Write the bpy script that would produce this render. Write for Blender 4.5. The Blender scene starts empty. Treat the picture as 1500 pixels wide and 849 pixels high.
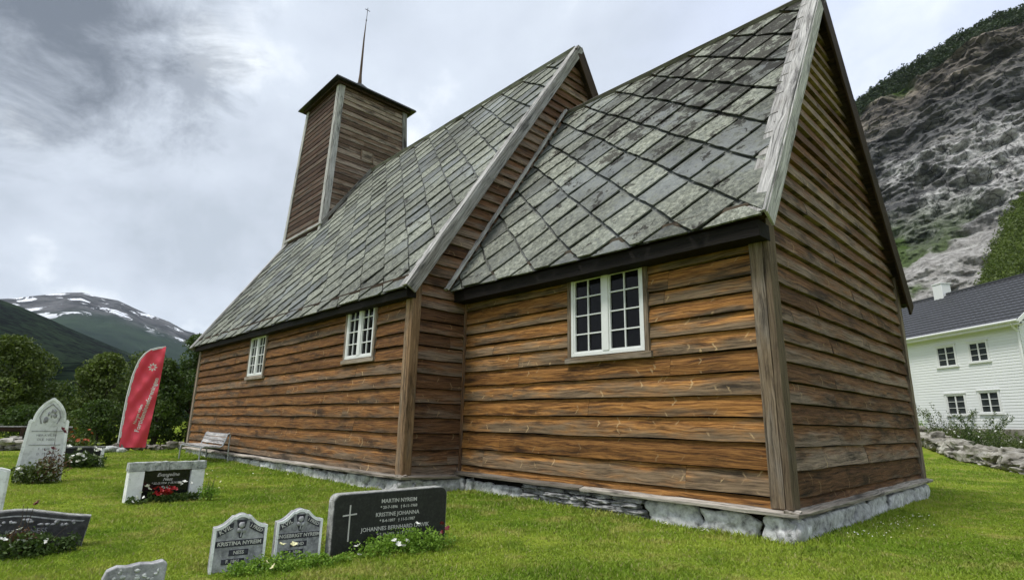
import bpy, bmesh, math, random
import numpy as np
from mathutils import Vector, Matrix, noise
R = math.radians
random.seed(7); rng = np.random.default_rng(7)
S = bpy.context.scene
COL = S.collection

# ------------------------------------------------------------------ camera
cam = bpy.data.cameras.new('camera'); co = bpy.data.objects.new('camera', cam); COL.objects.link(co)
_r = Vector((0.68715558, 0.72625615, 0.01921509)); _u = Vector((0.15776078, -0.17498013, 0.97185055)); _f = Vector((-0.70917469, 0.66478114, 0.23481331))
co.matrix_world = Matrix(((_r.x, _u.x, -_f.x, 2.7618), (_r.y, _u.y, -_f.y, -7.1167), (_r.z, _u.z, -_f.z, 0.92), (0, 0, 0, 1)))
cam.sensor_width = 36; cam.lens = 36 * 805.8 / 1500
cam.clip_start = .1; cam.clip_end = 20000
S.camera = co
S.render.resolution_x = 1024; S.render.resolution_y = 579

# ------------------------------------------------------------------ node helper
class NT:
    def __init__(s, tree): s.t = tree
    def __call__(s, kind, props=None, **inp):
        n = s.t.nodes.new('ShaderNode' + kind)
        for k, v in (props or {}).items(): setattr(n, k, v)
        for k, v in inp.items():
            key = int(k[1:]) if k[0] == 'i' and k[1:].isdigit() else k.replace('_', ' ')
            if isinstance(v, bpy.types.NodeSocket): s.t.links.new(v, n.inputs[key])
            elif isinstance(v, bpy.types.Node): s.t.links.new(v.outputs[0], n.inputs[key])
            else:
                if isinstance(v, tuple) and len(v) == 3 and n.inputs[key].type == 'RGBA': v = v + (1,)
                n.inputs[key].default_value = v
        return n
    def math(s, op, a, b=0, c=None, clamp=False):
        d = dict(i0=a, i1=b)
        if c is not None: d['i2'] = c
        return s('Math', dict(operation=op, use_clamp=clamp), **d)
    def mix(s, f, a, b, mode='MIX'):
        n = s('Mix', dict(data_type='RGBA', blend_type=mode), i0=f, i6=a, i7=b)
        return n.outputs[2]
    def step(s, v, lo, hi, tmin=0., tmax=1.):
        return s('MapRange', dict(interpolation_type='SMOOTHSTEP'), i0=v, i1=lo, i2=hi, i3=tmin, i4=tmax).outputs[0]
    def noise(s, vec, scale=1., detail=5., rough=.6, dist=0.):
        return s('TexNoise', Vector=vec, Scale=scale, Detail=detail, Roughness=rough, Distortion=dist).outputs[0]
    def mapping(s, vec, scale=(1, 1, 1), loc=(0, 0, 0), rot=(0, 0, 0)):
        return s('Mapping', Vector=vec, Scale=scale, Location=loc, Rotation=rot).outputs[0]
    def ramp(s, f, stops):
        n = s('ValToRGB', Fac=f); e = n.color_ramp.elements
        while len(e) < len(stops): e.new(.5)
        for i, (p, c) in enumerate(stops):
            e[i].position = p; e[i].color = (c + (1,)) if isinstance(c, tuple) else (c, c, c, 1)
        return n.outputs[0]
    def bump(s, h, strength=.5, dist=.02):
        return s('Bump', Height=h, Strength=strength, Distance=dist).outputs[0]

def newmat(name):
    m = bpy.data.materials.new(name); m.use_nodes = True; m.node_tree.nodes.clear()
    return m, NT(m.node_tree)
def finish(m, N, color, rough=.8, normal=None, **kw):
    d = dict(Base_Color=color, Roughness=rough); d.update(kw)
    if normal is not None: d['Normal'] = normal
    p = N('BsdfPrincipled', **d)
    o = N('OutputMaterial'); N.t.links.new(p.outputs[0], o.inputs[0]); return m

# ------------------------------------------------------------------ world : overcast daylight
W = bpy.data.worlds.new('World'); S.world = W; W.use_nodes = True; W.node_tree.nodes.clear()
N = NT(W.node_tree)
SUN = Vector((-.08, -.46, .88)).normalized()
sky = N('TexSky', dict(sky_type='NISHITA', sun_disc=False, sun_elevation=math.asin(SUN.z), sun_rotation=math.atan2(SUN.x, SUN.y) % (2 * math.pi)))
gd = N('TexCoord').outputs['Generated']
sep = N('SeparateXYZ', Vector=gd)
# clouds on a flat ceiling: direction divided by its height
zc = N.math('MAXIMUM', N.math('ADD', sep.outputs[2], .55), .1)
pl = N('CombineXYZ', X=N.math('DIVIDE', sep.outputs[0], zc), Y=N.math('DIVIDE', sep.outputs[1], zc), Z=0.).outputs[0]
n1 = N.noise(N.mapping(pl, (1.6, 1.8, 1), (3.1, 1.4, 0)), 1.9, 10, .58, .15)
n2 = N.noise(N.mapping(pl, (1, 1, 1), (9.1, 4.4, 0)), 1.1, 4, .5)
cl = N.ramp(n1, [(.34, (4.3, 4.8, 5.5)), (.45, (5.0, 5.5, 6.3)), (.55, (5.6, 6.15, 6.95)), (.68, (8.6, 9.0, 9.4))])
cl = N.mix(N.step(n2, .45, .7), cl, N.mix(.4, cl, (6.4, 7.0, 8.0)))
def blob(az, el, size, amt, wob=.35):
    a, e = R(az), R(el)
    d = N('VectorMath', dict(operation='DISTANCE'), i0=gd, i1=(math.cos(e) * math.cos(a), math.cos(e) * math.sin(a), math.sin(e))).outputs['Value']
    nn = N.noise(N.mapping(gd, (1, 1, 1.8)), 6.5, 10, .66, .5)
    d = N.math('ADD', d, N.math('MULTIPLY', N.math('SUBTRACT', nn, .5), wob))
    return N.step(d, size, size * .15, 0., amt)
b1 = blob(181.5, 31.0, .25, 1., .40); b2 = blob(170.8, 28.6, .105, .6, .30)
dk = N.math('MAXIMUM', b1, b2)
cl = N.mix(dk, cl, (1.5, 1.75, 2.15))
b3 = blob(97, 33, .5, .55, .3)
cl = N.mix(b3, cl, (5.9, 6.6, 8.7))
cover = N.step(n2, .3, .42, .86, .97)
col = N.mix(cover, sky.outputs[0], cl)
bg = N('Background', Color=col, Strength=.070)
wo = N('OutputWorld'); W.node_tree.links.new(bg.outputs[0], wo.inputs[0])

# ------------------------------------------------------------------ sun
sl = bpy.data.lights.new('sun', 'SUN'); sl.energy = 1.5; sl.angle = R(14); sl.color = (1, .96, .9)
so = bpy.data.objects.new('sun', sl); COL.objects.link(so)
so.rotation_euler = (-SUN).to_track_quat('-Z', 'Y').to_euler(); so.location = (0, 0, 40)
try: S.cycles.volume_bounces = 1
except Exception: pass
S.view_settings.view_transform = 'Standard'; S.view_settings.look = 'None'
S.view_settings.exposure = 0.95; S.view_settings.gamma = 1; S.view_settings.use_curve_mapping = False

# ------------------------------------------------------------------ mesh helpers
class MB:
    def __init__(s): s.v = []; s.f = []; s.uv = []; s.pv = []; s.t = []; s.m = []
    def face(s, pts, uv=None, tint=0., pv=None, mi=0):
        b = len(s.v); s.v += [tuple(p) for p in pts]; k = len(pts); s.f.append(tuple(range(b, b + k)))
        s.uv += list(uv) if uv else [(0., 0.)] * k
        s.pv += list(pv) if pv else [(0., .5)] * k
        s.t.append(tint); s.m.append(mi)
    def beam(s, p0, p1, w, t, tint=None, seg=1, jit=0., uo=None, taper=1.):
        """board from p0 to p1 (centre line), half vectors w and t; uv runs along the length"""
        p0, p1, w, t = Vector(p0), Vector(p1), Vector(w), Vector(t)
        L = (p1 - p0).length; tint = random.random() if tint is None else tint; uo = random.random() * 9 if uo is None else uo
        rings = []
        for i in range(seg + 1):
            k = i / seg; c = p0.lerp(p1, k); sc = 1 + (taper - 1) * k; ring = []
            for a, b in ((-1, -1), (1, -1), (1, 1), (-1, 1)):
                ring.append(c + (w * a + t * b) * sc + Vector([random.uniform(-jit, jit) for _ in range(3)]))
            rings.append(ring)
        W_, T_ = w.length * 2, t.length * 2; off = [0, W_, W_ + T_, 2 * W_ + T_, 2 * (W_ + T_)]
        flip = (p1 - p0).dot(w.cross(t)) < 0
        for i in range(seg):
            u0, u1 = L * i / seg + uo, L * (i + 1) / seg + uo
            for j in range(4):
                q = [rings[i][j], rings[i][(j + 1) % 4], rings[i + 1][(j + 1) % 4], rings[i + 1][j]]
                uv = [(u0, off[j]), (u0, off[j + 1]), (u1, off[j + 1]), (u1, off[j])]
                if flip: q.reverse(); uv.reverse()
                s.face(q, uv, tint)
        a, b = rings[0][::-1], rings[-1]
        if flip: a, b = a[::-1], b[::-1]
        s.face(a, [(uo, 0), (uo, W_), (uo + .02, W_), (uo + .02, 0)], tint); s.face(b, [(uo, 0), (uo, W_), (uo + .02, W_), (uo + .02, 0)], tint)
    def box(s, c, h, tint=None, jit=0.):
        c = Vector(c); hx, hy, hz = h
        if hx >= hy and hx >= hz: s.beam(c - Vector((hx, 0, 0)), c + Vector((hx, 0, 0)), (0, hy, 0), (0, 0, hz), tint, 1, jit)
        elif hz >= hy: s.beam(c - Vector((0, 0, hz)), c + Vector((0, 0, hz)), (hx, 0, 0), (0, hy, 0), tint, 1, jit)
        else: s.beam(c - Vector((0, hy, 0)), c + Vector((0, hy, 0)), (0, 0, hz), (hx, 0, 0), tint, 1, jit)
    def tube(s, pts, rad, n=8, tint=0.):
        pts = [Vector(p) for p in pts]; rs = rad if isinstance(rad, (list, tuple)) else [rad] * len(pts)
        prev = None; rings = []
        for i, p in enumerate(pts):
            d = (pts[min(i + 1, len(pts) - 1)] - pts[max(i - 1, 0)]).normalized()
            if prev is None: a = d.orthogonal().normalized()
            else: a = (prev - d * prev.dot(d)).normalized()
            prev = a; b = d.cross(a)
            rings.append([p + (a * math.cos(2 * math.pi * k / n) + b * math.sin(2 * math.pi * k / n)) * rs[i] for k in range(n)])
        L = 0
        for i in range(len(pts) - 1):
            L2 = L + (pts[i + 1] - pts[i]).length
            for k in range(n):
                k2 = (k + 1) % n
                s.face([rings[i][k], rings[i][k2], rings[i + 1][k2], rings[i + 1][k]], [(L, k * .05), (L, k * .05 + .05), (L2, k * .05 + .05), (L2, k * .05)], tint)
            L = L2
        s.face(rings[0][::-1], None, tint); s.face(rings[-1], None, tint)
    def rock(s, c, h, seed, rough=.18, tint=None, sub=2, rot=0., box=.55):
        bm = bmesh.new(); bmesh.ops.create_icosphere(bm, subdivisions=sub, radius=1)
        M_ = Matrix.Rotation(rot, 3, 'Z'); tint = random.random() if tint is None else tint; o = Vector((seed * 3.7, seed * 1.3, seed * 7.1))
        P = {}
        for v in bm.verts:
            d = v.co.normalized(); m = max(abs(d.x), abs(d.y), abs(d.z)); q = d * (1 - box) + d / m * box * .86
            q = q * (1 + rough * noise.noise(d * 1.6 + o) + rough * .5 * noise.noise(d * 4.2 + o))
            P[v.index] = M_ @ Vector((q.x * h[0], q.y * h[1], q.z * h[2])) + Vector(c)
        b = len(s.v)
        for v in bm.verts: s.v.append(tuple(P[v.index]))
        for f in bm.faces:
            s.f.append(tuple(b + v.index for v in f.verts)); s.uv += [(0., 0.)] * 3; s.pv += [(0., .5)] * 3; s.t.append(tint); s.m.append(0)
        bm.free()
    def build(s, name, mats, parent=None, smooth=False):
        me = bpy.data.meshes.new(name); me.from_pydata(s.v, [], s.f)
        me.uv_layers.new(name='UVMap').data.foreach_set('uv', np.array(s.uv, np.float32).ravel())
        me.uv_layers.new(name='P').data.foreach_set('uv', np.array(s.pv, np.float32).ravel())
        a = me.attributes.new('tint', 'FLOAT', 'FACE'); a.data.foreach_set('value', np.array(s.t, np.float32))
        for m in (mats if isinstance(mats, (list, tuple)) else [mats]): me.materials.append(m)
        me.polygons.foreach_set('material_index', s.m)
        if smooth: me.polygons.foreach_set('use_smooth', [True] * len(s.f))
        me.update()
        o = bpy.data.objects.new(name, me); COL.objects.link(o)
        if parent: o.parent = parent
        return o
def bevel(o, w=.006, seg=2):
    bm = bmesh.new(); bm.from_mesh(o.data); bmesh.ops.remove_doubles(bm, verts=bm.verts, dist=1e-5)
    es = [e for e in bm.edges if len(e.link_faces) == 2 and e.calc_face_angle(0) > R(35)]
    bmesh.ops.bevel(bm, geom=es, offset=w, segments=seg, affect='EDGES', profile=.6)
    bm.to_mesh(o.data); bm.free(); return o
def weld(o):
    bm = bmesh.new(); bm.from_mesh(o.data); bmesh.ops.remove_doubles(bm, verts=bm.verts, dist=1e-4); bm.to_mesh(o.data); bm.free(); return o
def tag(o, label=None, cat=None, group=None, kind=None):
    if label: o['label'] = label
    if cat: o['category'] = cat
    if group: o['group'] = group
    if kind: o['kind'] = kind
    return o
def empty(name, loc, label, cat, rz=0., group=None):
    o = bpy.data.objects.new(name, None); COL.objects.link(o); o.location = loc; o.rotation_euler = (0, 0, rz); o.empty_display_size = .2
    return tag(o, label, cat, group)
def copytree(o, parent=None):
    c = o.copy(); COL.objects.link(c)
    if parent: c.parent = parent
    for ch in list(o.children): copytree(ch, c)
    return c
V = Vector

# ------------------------------------------------------------------ materials
def wood(name, warm1, warm2, dark, grey, greyness, knots=.55, sc=1., lighten=0.):
    m, N = newmat(name)
    uv = N('UVMap', dict(uv_map='UVMap')).outputs[0]; pv = N('SeparateXYZ', Vector=N('UVMap', dict(uv_map='P')).outputs[0])
    ti = N('Attribute', dict(attribute_name='tint')).outputs['Fac']
    sh = N('CombineXYZ', X=N.math('MULTIPLY', ti, 37.), Y=N.math('MULTIPLY', ti, 11.3), Z=N.math('MULTIPLY', ti, 53.)).outputs[0]
    w = N('VectorMath', dict(operation='ADD'), i0=uv, i1=sh).outputs[0]
    warp = N.noise(N.mapping(w, (1.3 * sc, 5 * sc, 1)), 1., 2, .5)
    w2 = N('VectorMath', dict(operation='ADD'), i0=w, i1=N('CombineXYZ', X=0., Y=N.math('MULTIPLY', warp, .13), Z=0.).outputs[0]).outputs[0]
    grain = N.noise(N.mapping(w2, (1.5 * sc, 42 * sc, 1)), 1., 8, .74)
    fine = N.noise(N.mapping(w2, (6 * sc, 160 * sc, 1)), 1., 3, .6)
    blot = N.noise(N.mapping(w, (.9 * sc, 4.5 * sc, 1)), 1.3, 5, .6)
    c = N.ramp(grain, [(.33, dark), (.44, warm1), (.57, warm2), (.74, tuple(min(1, x * 1.35) for x in warm2))])
    c = N.mix(N.step(fine, .50, .70, 0, .42), c, dark)
    v = pv.outputs[1]
    # weathering: grey, exposed lower part of every board
    g = N.math('ADD', N.math('MULTIPLY', N.math('SUBTRACT', .62, v), .75), N.math('MULTIPLY', N.math('SUBTRACT', blot, .5), 2.2))
    g = N.math('ADD', g, N.math('MULTIPLY', N.math('SUBTRACT', ti, .5), .9))
    g = N.step(N.math('ADD', g, greyness - .5), -.2, .55)
    gc = N.ramp(grain, [(.36, tuple(x * .25 for x in grey)), (.49, grey), (.66, tuple(min(1, x * 1.7) for x in grey))])
    c = N.mix(g, c, gc)
    # rain-black stains
    st = N.noise(N.mapping(w, (.55, 2.2, 1), (5, 5, 5)), 1.6, 6, .65)
    c = N.mix(N.step(st, .51, .68, 0, .72), c, (.010, .008, .007))
    if knots:
        kv = N.mapping(w, (2.7 * sc, 3.3 * sc, 1))
        kv = N('VectorMath', dict(operation='ADD'), i0=kv, i1=N('VectorMath', dict(operation='SCALE'), i0=N('TexNoise', Vector=w, Scale=26., Detail=3.).outputs[1], Scale=.16).outputs[0]).outputs[0]
        vo = N('TexVoronoi', dict(feature='F1'), Vector=kv, Scale=1., Randomness=.8)
        sp = N('SeparateXYZ', Vector=N('VectorMath', dict(operation='SUBTRACT'), i0=kv, i1=vo.outputs['Position']).outputs[0])
        # thin whorl: narrow along the board, longer across it, tilted
        kx = N.math('ABSOLUTE', N.math('ADD', sp.outputs[0], N.math('MULTIPLY', N.math('ABSOLUTE', sp.outputs[1]), .55)))
        a = N.step(kx, .042, .020); b = N.step(N.math('ABSOLUTE', sp.outputs[1]), .34, .20)
        k = N.math('MULTIPLY', N.math('MULTIPLY', a, b), N.step(N.noise(N.mapping(w, (.9, 2.2, 1), (2, 8, 1)), 1.7, 2, .5), .52, .62))
        c = N.mix(N.math('MULTIPLY', k, knots), c, (.56, .40, .21))
        halo = N.math('MULTIPLY', N.step(kx, .22, .05), N.step(N.math('ABSOLUTE', sp.outputs[1]), .5, .2))
        c = N.mix(N.math('MULTIPLY', halo, .0), c, tuple(min(1, x * 1.5) for x in warm2))
        dk = N.step(vo.outputs['Distance'], .05, .02)
        c = N.mix(N.math('MULTIPLY', dk, .8), c, (.02, .012, .008))
    br = N.math('ADD', .58, N.math('MULTIPLY', ti, .8))
    c = N.mix(1., c, N('CombineXYZ', X=br, Y=br, Z=br).outputs[0], 'MULTIPLY')
    h = N.math('ADD', grain, N.math('MULTIPLY', fine, .6))
    return finish(m, N, c, .72, N.bump(h, .8, .014), Specular_IOR_Level=.22)
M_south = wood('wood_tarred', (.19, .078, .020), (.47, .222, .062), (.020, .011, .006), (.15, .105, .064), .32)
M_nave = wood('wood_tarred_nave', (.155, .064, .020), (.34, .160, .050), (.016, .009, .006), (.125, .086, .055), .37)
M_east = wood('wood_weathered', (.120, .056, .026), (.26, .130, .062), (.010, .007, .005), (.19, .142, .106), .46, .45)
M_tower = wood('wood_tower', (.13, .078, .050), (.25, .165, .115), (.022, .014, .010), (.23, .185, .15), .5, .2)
M_towerS = wood('wood_tower_dark', (.060, .030, .018), (.12, .065, .038), (.012, .008, .006), (.09, .07, .055), .3, .2)  # darker brown boards, used on the south face only
M_post = wood('wood_grey_post', (.19, .135, .085), (.30, .225, .15), (.03, .022, .017), (.25, .21, .17), .62, 0)
M_postw = wood('wood_warm_post', (.22, .13, .07), (.38, .24, .13), (.03, .02, .014), (.25, .20, .15), .45, 0)
M_verge = wood('wood_silver', (.24, .22, .20), (.38, .36, .34), (.07, .06, .055), (.36, .35, .34), .8, 0)
M_dark = wood('wood_shade_black', (.008, .006, .005), (.014, .010, .007), (.004, .003, .003), (.010, .008, .007), .3, 0)  # near-black, shade under the eaves put into the colour
M_sill = wood('wood_sill', (.24, .20, .16), (.40, .35, .29), (.05, .04, .03), (.34, .31, .27), .7, 0)
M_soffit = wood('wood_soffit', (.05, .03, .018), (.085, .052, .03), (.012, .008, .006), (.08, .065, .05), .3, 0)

def stone(name, c1, c2, c3, scale=3., rough=.85, bump=.6, speck=None, moss=0.):
    m, N = newmat(name); g = N('NewGeometry').outputs['Position']; ti = N('Attribute', dict(attribute_name='tint')).outputs['Fac']
    n = N.noise(g, scale, 9, .68); n_ = N.noise(g, scale * .33, 4, .6)
    c = N.ramp(N.math('ADD', N.math('MULTIPLY', n, .7), N.math('MULTIPLY', n_, .3)), [(.34, c1), (.48, c2), (.66, c3)])
    if speck:
        vo = N('TexVoronoi', Vector=g, Scale=speck[0]); c = N.mix(N.step(N.math('ADD', vo.outputs['Distance'], N.math('MULTIPLY', n_, .3)), .38, .26, 0, speck[2]), c, speck[1])
    if moss: c = N.mix(N.step(N.noise(g, scale * 1.7, 5, .7), .56, .66, 0, moss), c, (.05, .065, .018))
    br = N.math('ADD', .75, N.math('MULTIPLY', ti, .5)); c = N.mix(1., c, N('CombineXYZ', X=br, Y=br, Z=br).outputs[0], 'MULTIPLY')
    return finish(m, N, c, rough, N.bump(n, bump, .03))
M_found = stone('stone_foundation', (.11, .11, .11), (.48, .485, .48), (.84, .85, .85), 9., .9, 1.)
M_thin = stone('stone_slab_dark', (.07, .07, .07), (.24, .24, .235), (.58, .58, .57), 7., .85, .8)
M_rub = stone('stone_rubble', (.07, .065, .055), (.22, .205, .17), (.50, .48, .43), 2.2, .9, .9, None, .5)
M_white = stone('marble_white', (.42, .43, .41), (.74, .75, .74), (.86, .87, .87), 7., .8, .4, None, .25)
M_grey = stone('granite_grey', (.10, .10, .11), (.30, .30, .31), (.55, .55, .56), 14., .7, .4, (30, (.6, .6, .6), .4))
M_greyd = stone('granite_dark_relief', (.012, .012, .018), (.03, .03, .042), (.07, .07, .09), 20., .7, .3)
M_black = stone('granite_black', (.005, .0055, .005), (.010, .011, .009), (.03, .032, .027), 40., .6, .1)
M_blackp = stone('granite_polished', (.006, .006, .007), (.008, .008, .01), (.012, .012, .014), 40., .15, .0)
M_edge = stone('stone_rough_edge', (.10, .10, .10), (.30, .30, .28), (.6, .6, .57), 18., .9, .8)
M_lich = stone('stone_lichen', (.03, .04, .03), (.40, .42, .40), (.72, .74, .72), 16., .9, .8)

def flat(name, c, rough=.6, var=.12, scale=8., **kw):
    m, N = newmat(name); n = N.noise(N('NewGeometry').outputs['Position'], scale, 5, .6)
    col_ = N.mix(n, tuple(x * (1 - var * 2) for x in c), tuple(min(1, x * (1 + var)) for x in c))
    return finish(m, N, col_, rough, None, **kw)
M_wpaint = flat('paint_white', (.78, .79, .78), .5, .07, 12.)
M_text = flat('lettering_white', (.58, .57, .53), .6, .1, 60.)
M_metal = flat('galvanised_metal', (.45, .46, .47), .4, .15, 20., Metallic=.6)
M_iron = flat('iron_dark', (.04, .035, .03), .6)
M_tin = flat('roofing_dark', (.02, .021, .023), .5, .3, 4.)
def glassmat():
    m, N = newmat('window_glass'); n = N.noise(N('NewGeometry').outputs['Position'], 1.7, 2, .5)
    return finish(m, N, (.006, .006, .007), .04, N.bump(n, .12, .05), IOR=1.26)
M_glass = glassmat()

def slatemat():
    m, N = newmat('slate_mossy'); g = N('NewGeometry').outputs['Position']; ti = N('Attribute', dict(attribute_name='tint')).outputs['Fac']
    o = N('VectorMath', dict(operation='ADD'), i0=g, i1=N('CombineXYZ', X=N.math('MULTIPLY', ti, 9.), Y=0., Z=0.).outputs[0]).outputs[0]
    n = N.noise(o, 5.5, 9, .76); big = N.noise(g, .55, 4, .55); f = N.noise(g, 11., 8, .8)
    # bare blue-grey slate
    c = N.ramp(n, [(.36, (.080, .088, .082)), (.48, (.225, .245, .235)), (.64, (.43, .465, .46))])
    # green-grey lichen crust
    gm = N.step(N.math('ADD', N.math('ADD', n, N.math('MULTIPLY', big, .7)), N.math('MULTIPLY', ti, .20)), .74, .98, 0, .8)
    c = N.mix(gm, c, N.ramp(f, [(.36, (.026, .027, .020)), (.49, (.125, .13, .095)), (.64, (.33, .335, .27))]))
    # black moss, more of it near the top of the chancel roof
    sp = N('SeparateXYZ', Vector=g)
    top = N.math('MULTIPLY', N.step(sp.outputs[2], 4.5, 8.), N.step(sp.outputs[0], -6.5, -2.))
    bm_ = N.noise(N('VectorMath', dict(operation='ADD'), i0=g, i1=N('VectorMath', dict(operation='SCALE'), i0=N('TexNoise', Vector=g, Scale=5., Detail=3.).outputs[1], Scale=.25).outputs[0]).outputs[0], 2.6, 8, .72)
    k = N.step(N.math('ADD', bm_, N.math('MULTIPLY', top, .13)), .585, .62, 0, .95)
    c = N.mix(k, c, N.mix(f, (.010, .010, .008), (.05, .045, .034)))
    bs = N.step(N.noise(N('VectorMath', dict(operation='ADD'), i0=g, i1=(7., 3., 1.)).outputs[0], 15., 7, .82), .53, .60, 0, .8); c = N.mix(N.math('MULTIPLY', bs, N.step(big, .40, .62)), c, (.022, .022, .018))
    # white lichen flecks
    wf = N.step(N.noise(g, 24., 4, .8), .60, .67, 0, .8)
    wm = N.step(N.noise(g, 1.3, 4, .6), .42, .6)
    c = N.mix(N.math('MULTIPLY', wf, wm), c, (.52, .53, .47))
    br = N.math('ADD', .50, N.math('MULTIPLY', ti, .95)); c = N.mix(1., c, N('CombineXYZ', X=br, Y=br, Z=br).outputs[0], 'MULTIPLY')
    ro = N.step(N.math('MAXIMUM', gm, k), 0., .8, .40, .9)
    return finish(m, N, c, ro, N.bump(N.math('ADD', n, N.math('MULTIPLY', f, .5)), .7, .02))
M_slate = slatemat()

def leafmat(name, c1, c2, rough=.55):
    m, N = newmat(name); ti = N('Attribute', dict(attribute_name='tint')).outputs['Fac']
    n = N.noise(N('NewGeometry').outputs['Position'], .9, 3, .6)
    c = N.mix(N.math('ADD', N.math('MULTIPLY', ti, .7), N.math('MULTIPLY', n, .3), clamp=True), c1, c2)
    p = N('BsdfPrincipled', Base_Color=c, Roughness=rough, **{'Specular_IOR_Level': .3})
    t = N('BsdfTranslucent', Color=N.mix(1., c, (1.1, 1.2, .6), 'MULTIPLY'))
    mx = N('MixShader', i0=.25, i1=p.outputs[0], i2=t.outputs[0]); o = N('OutputMaterial'); m.node_tree.links.new(mx.outputs[0], o.inputs[0]); return m
M_leafA = leafmat('leaves_dark', (.020, .042, .012), (.105, .165, .034))
M_leafB = leafmat('leaves_olive', (.030, .050, .012), (.15, .20, .042))
M_leafG = leafmat('leaves_fresh', (.07, .16, .016), (.30, .46, .06))
M_leafR = leafmat('leaves_russet', (.06, .03, .015), (.16, .09, .04))
M_leafM = leafmat('leaves_mountain', (.014, .028, .012), (.055, .085, .032))
M_bark = stone('bark', (.02, .015, .01), (.06, .045, .035), (.12, .10, .08), 9.)
M_petW = flat('petals_white', (.82, .82, .76), .6, .05); M_petR = flat('petals_red', (.42, .012, .018), .5, .35, 30.); M_petD = flat('petals_dark_red', (.16, .01, .02), .5, .3, 30.)
M_petP = flat('petals_orange', (.45, .10, .03), .6, .3, 30.); M_petY = flat('petals_cream', (.75, .72, .42), .6, .1)

# ------------------------------------------------------------------ ground
def lawnc(N, g):
    a = N.noise(g, .35, 4, .6); b = N.noise(N.mapping(g, (1, 1, 1), (4, 9, 0)), 1.8, 5, .65); c_ = N.noise(g, 9., 4, .7)
    c = N.mix(N.step(a, .38, .62), (.20, .30, .026), (.36, .44, .055))
    c = N.mix(N.step(b, .50, .66, 0, .75), c, (.50, .45, .14))
    c = N.mix(N.step(b, .46, .34, 0, .5), c, (.10, .20, .016))
    return c, c_
m, N = newmat('lawn_soil'); g = N('NewGeometry').outputs['Position']; c, fn = lawnc(N, g)
c = N.mix(N.step(fn, .4, .65, 0, .4), c, (.06, .055, .02)); c = N.mix(.35, c, (.03, .06, .008))
M_ground = finish(m, N, c, .95, N.bump(N.noise(g, 30., 4, .7), .9, .03), Specular_IOR_Level=0.)
m, N = newmat('grass_blades'); g = N('NewGeometry').outputs['Position']; c, fn = lawnc(N, g); ti = N('Attribute', dict(attribute_name='tint')).outputs['Fac']
c = N.mix(N.step(ti, .0, 1., 0., .5), c, (.30, .46, .05)); c = N.mix(N.step(ti, .86, .95, 0, .8), c, (.42, .38, .17))
p = N('BsdfPrincipled', Base_Color=c, Roughness=.55, **{'Specular_IOR_Level': .25}); t = N('BsdfTranslucent', Color=c)
mx = N('MixShader', i0=.3, i1=p.outputs[0], i2=t.outputs[0]); o = N('OutputMaterial'); m.node_tree.links.new(mx.outputs[0], o.inputs[0]); M_grass = m

def gz(x, y):
    z = -.36 + .025 * noise.noise(V((x * .35, y * .35, 0))) + .012 * noise.noise(V((x * 1.3, y * 1.3, 3)))
    d = math.hypot(x + 3, y + 3)
    if y > 20 : z += min(1.0, max(0, (y - (25.5 if x < 3 else 22)) * .12)) * (1 if x > -30 else 0)   # bank up to the house
    return z
mb = MB()
gx = np.concatenate([[-7900, -3000, -900, -300, -120, -70], np.arange(-50, 20.1, .5), [30, 60, 150, 500, 3000]]); gy = np.concatenate([[-7900, -3000, -500, -100, -40], np.arange(-14, 50.1, .5), [80, 150, 500, 3000, 7900]])
vi = {}
for i, x in enumerate(gx):
    for j, y in enumerate(gy): vi[i, j] = len(mb.v); mb.v.append((x, y, gz(x, y) if -60 < x < 25 and -20 < y < 60 else -.36))
for i in range(len(gx) - 1):
    for j in range(len(gy) - 1):
        mb.f.append((vi[i, j], vi[i + 1, j], vi[i + 1, j + 1], vi[i, j + 1])); mb.uv += [(0, 0)] * 4; mb.pv += [(0, 0)] * 4; mb.t.append(0); mb.m.append(0)
tag(mb.build('ground', M_ground, None, True), kind='structure')

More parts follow.
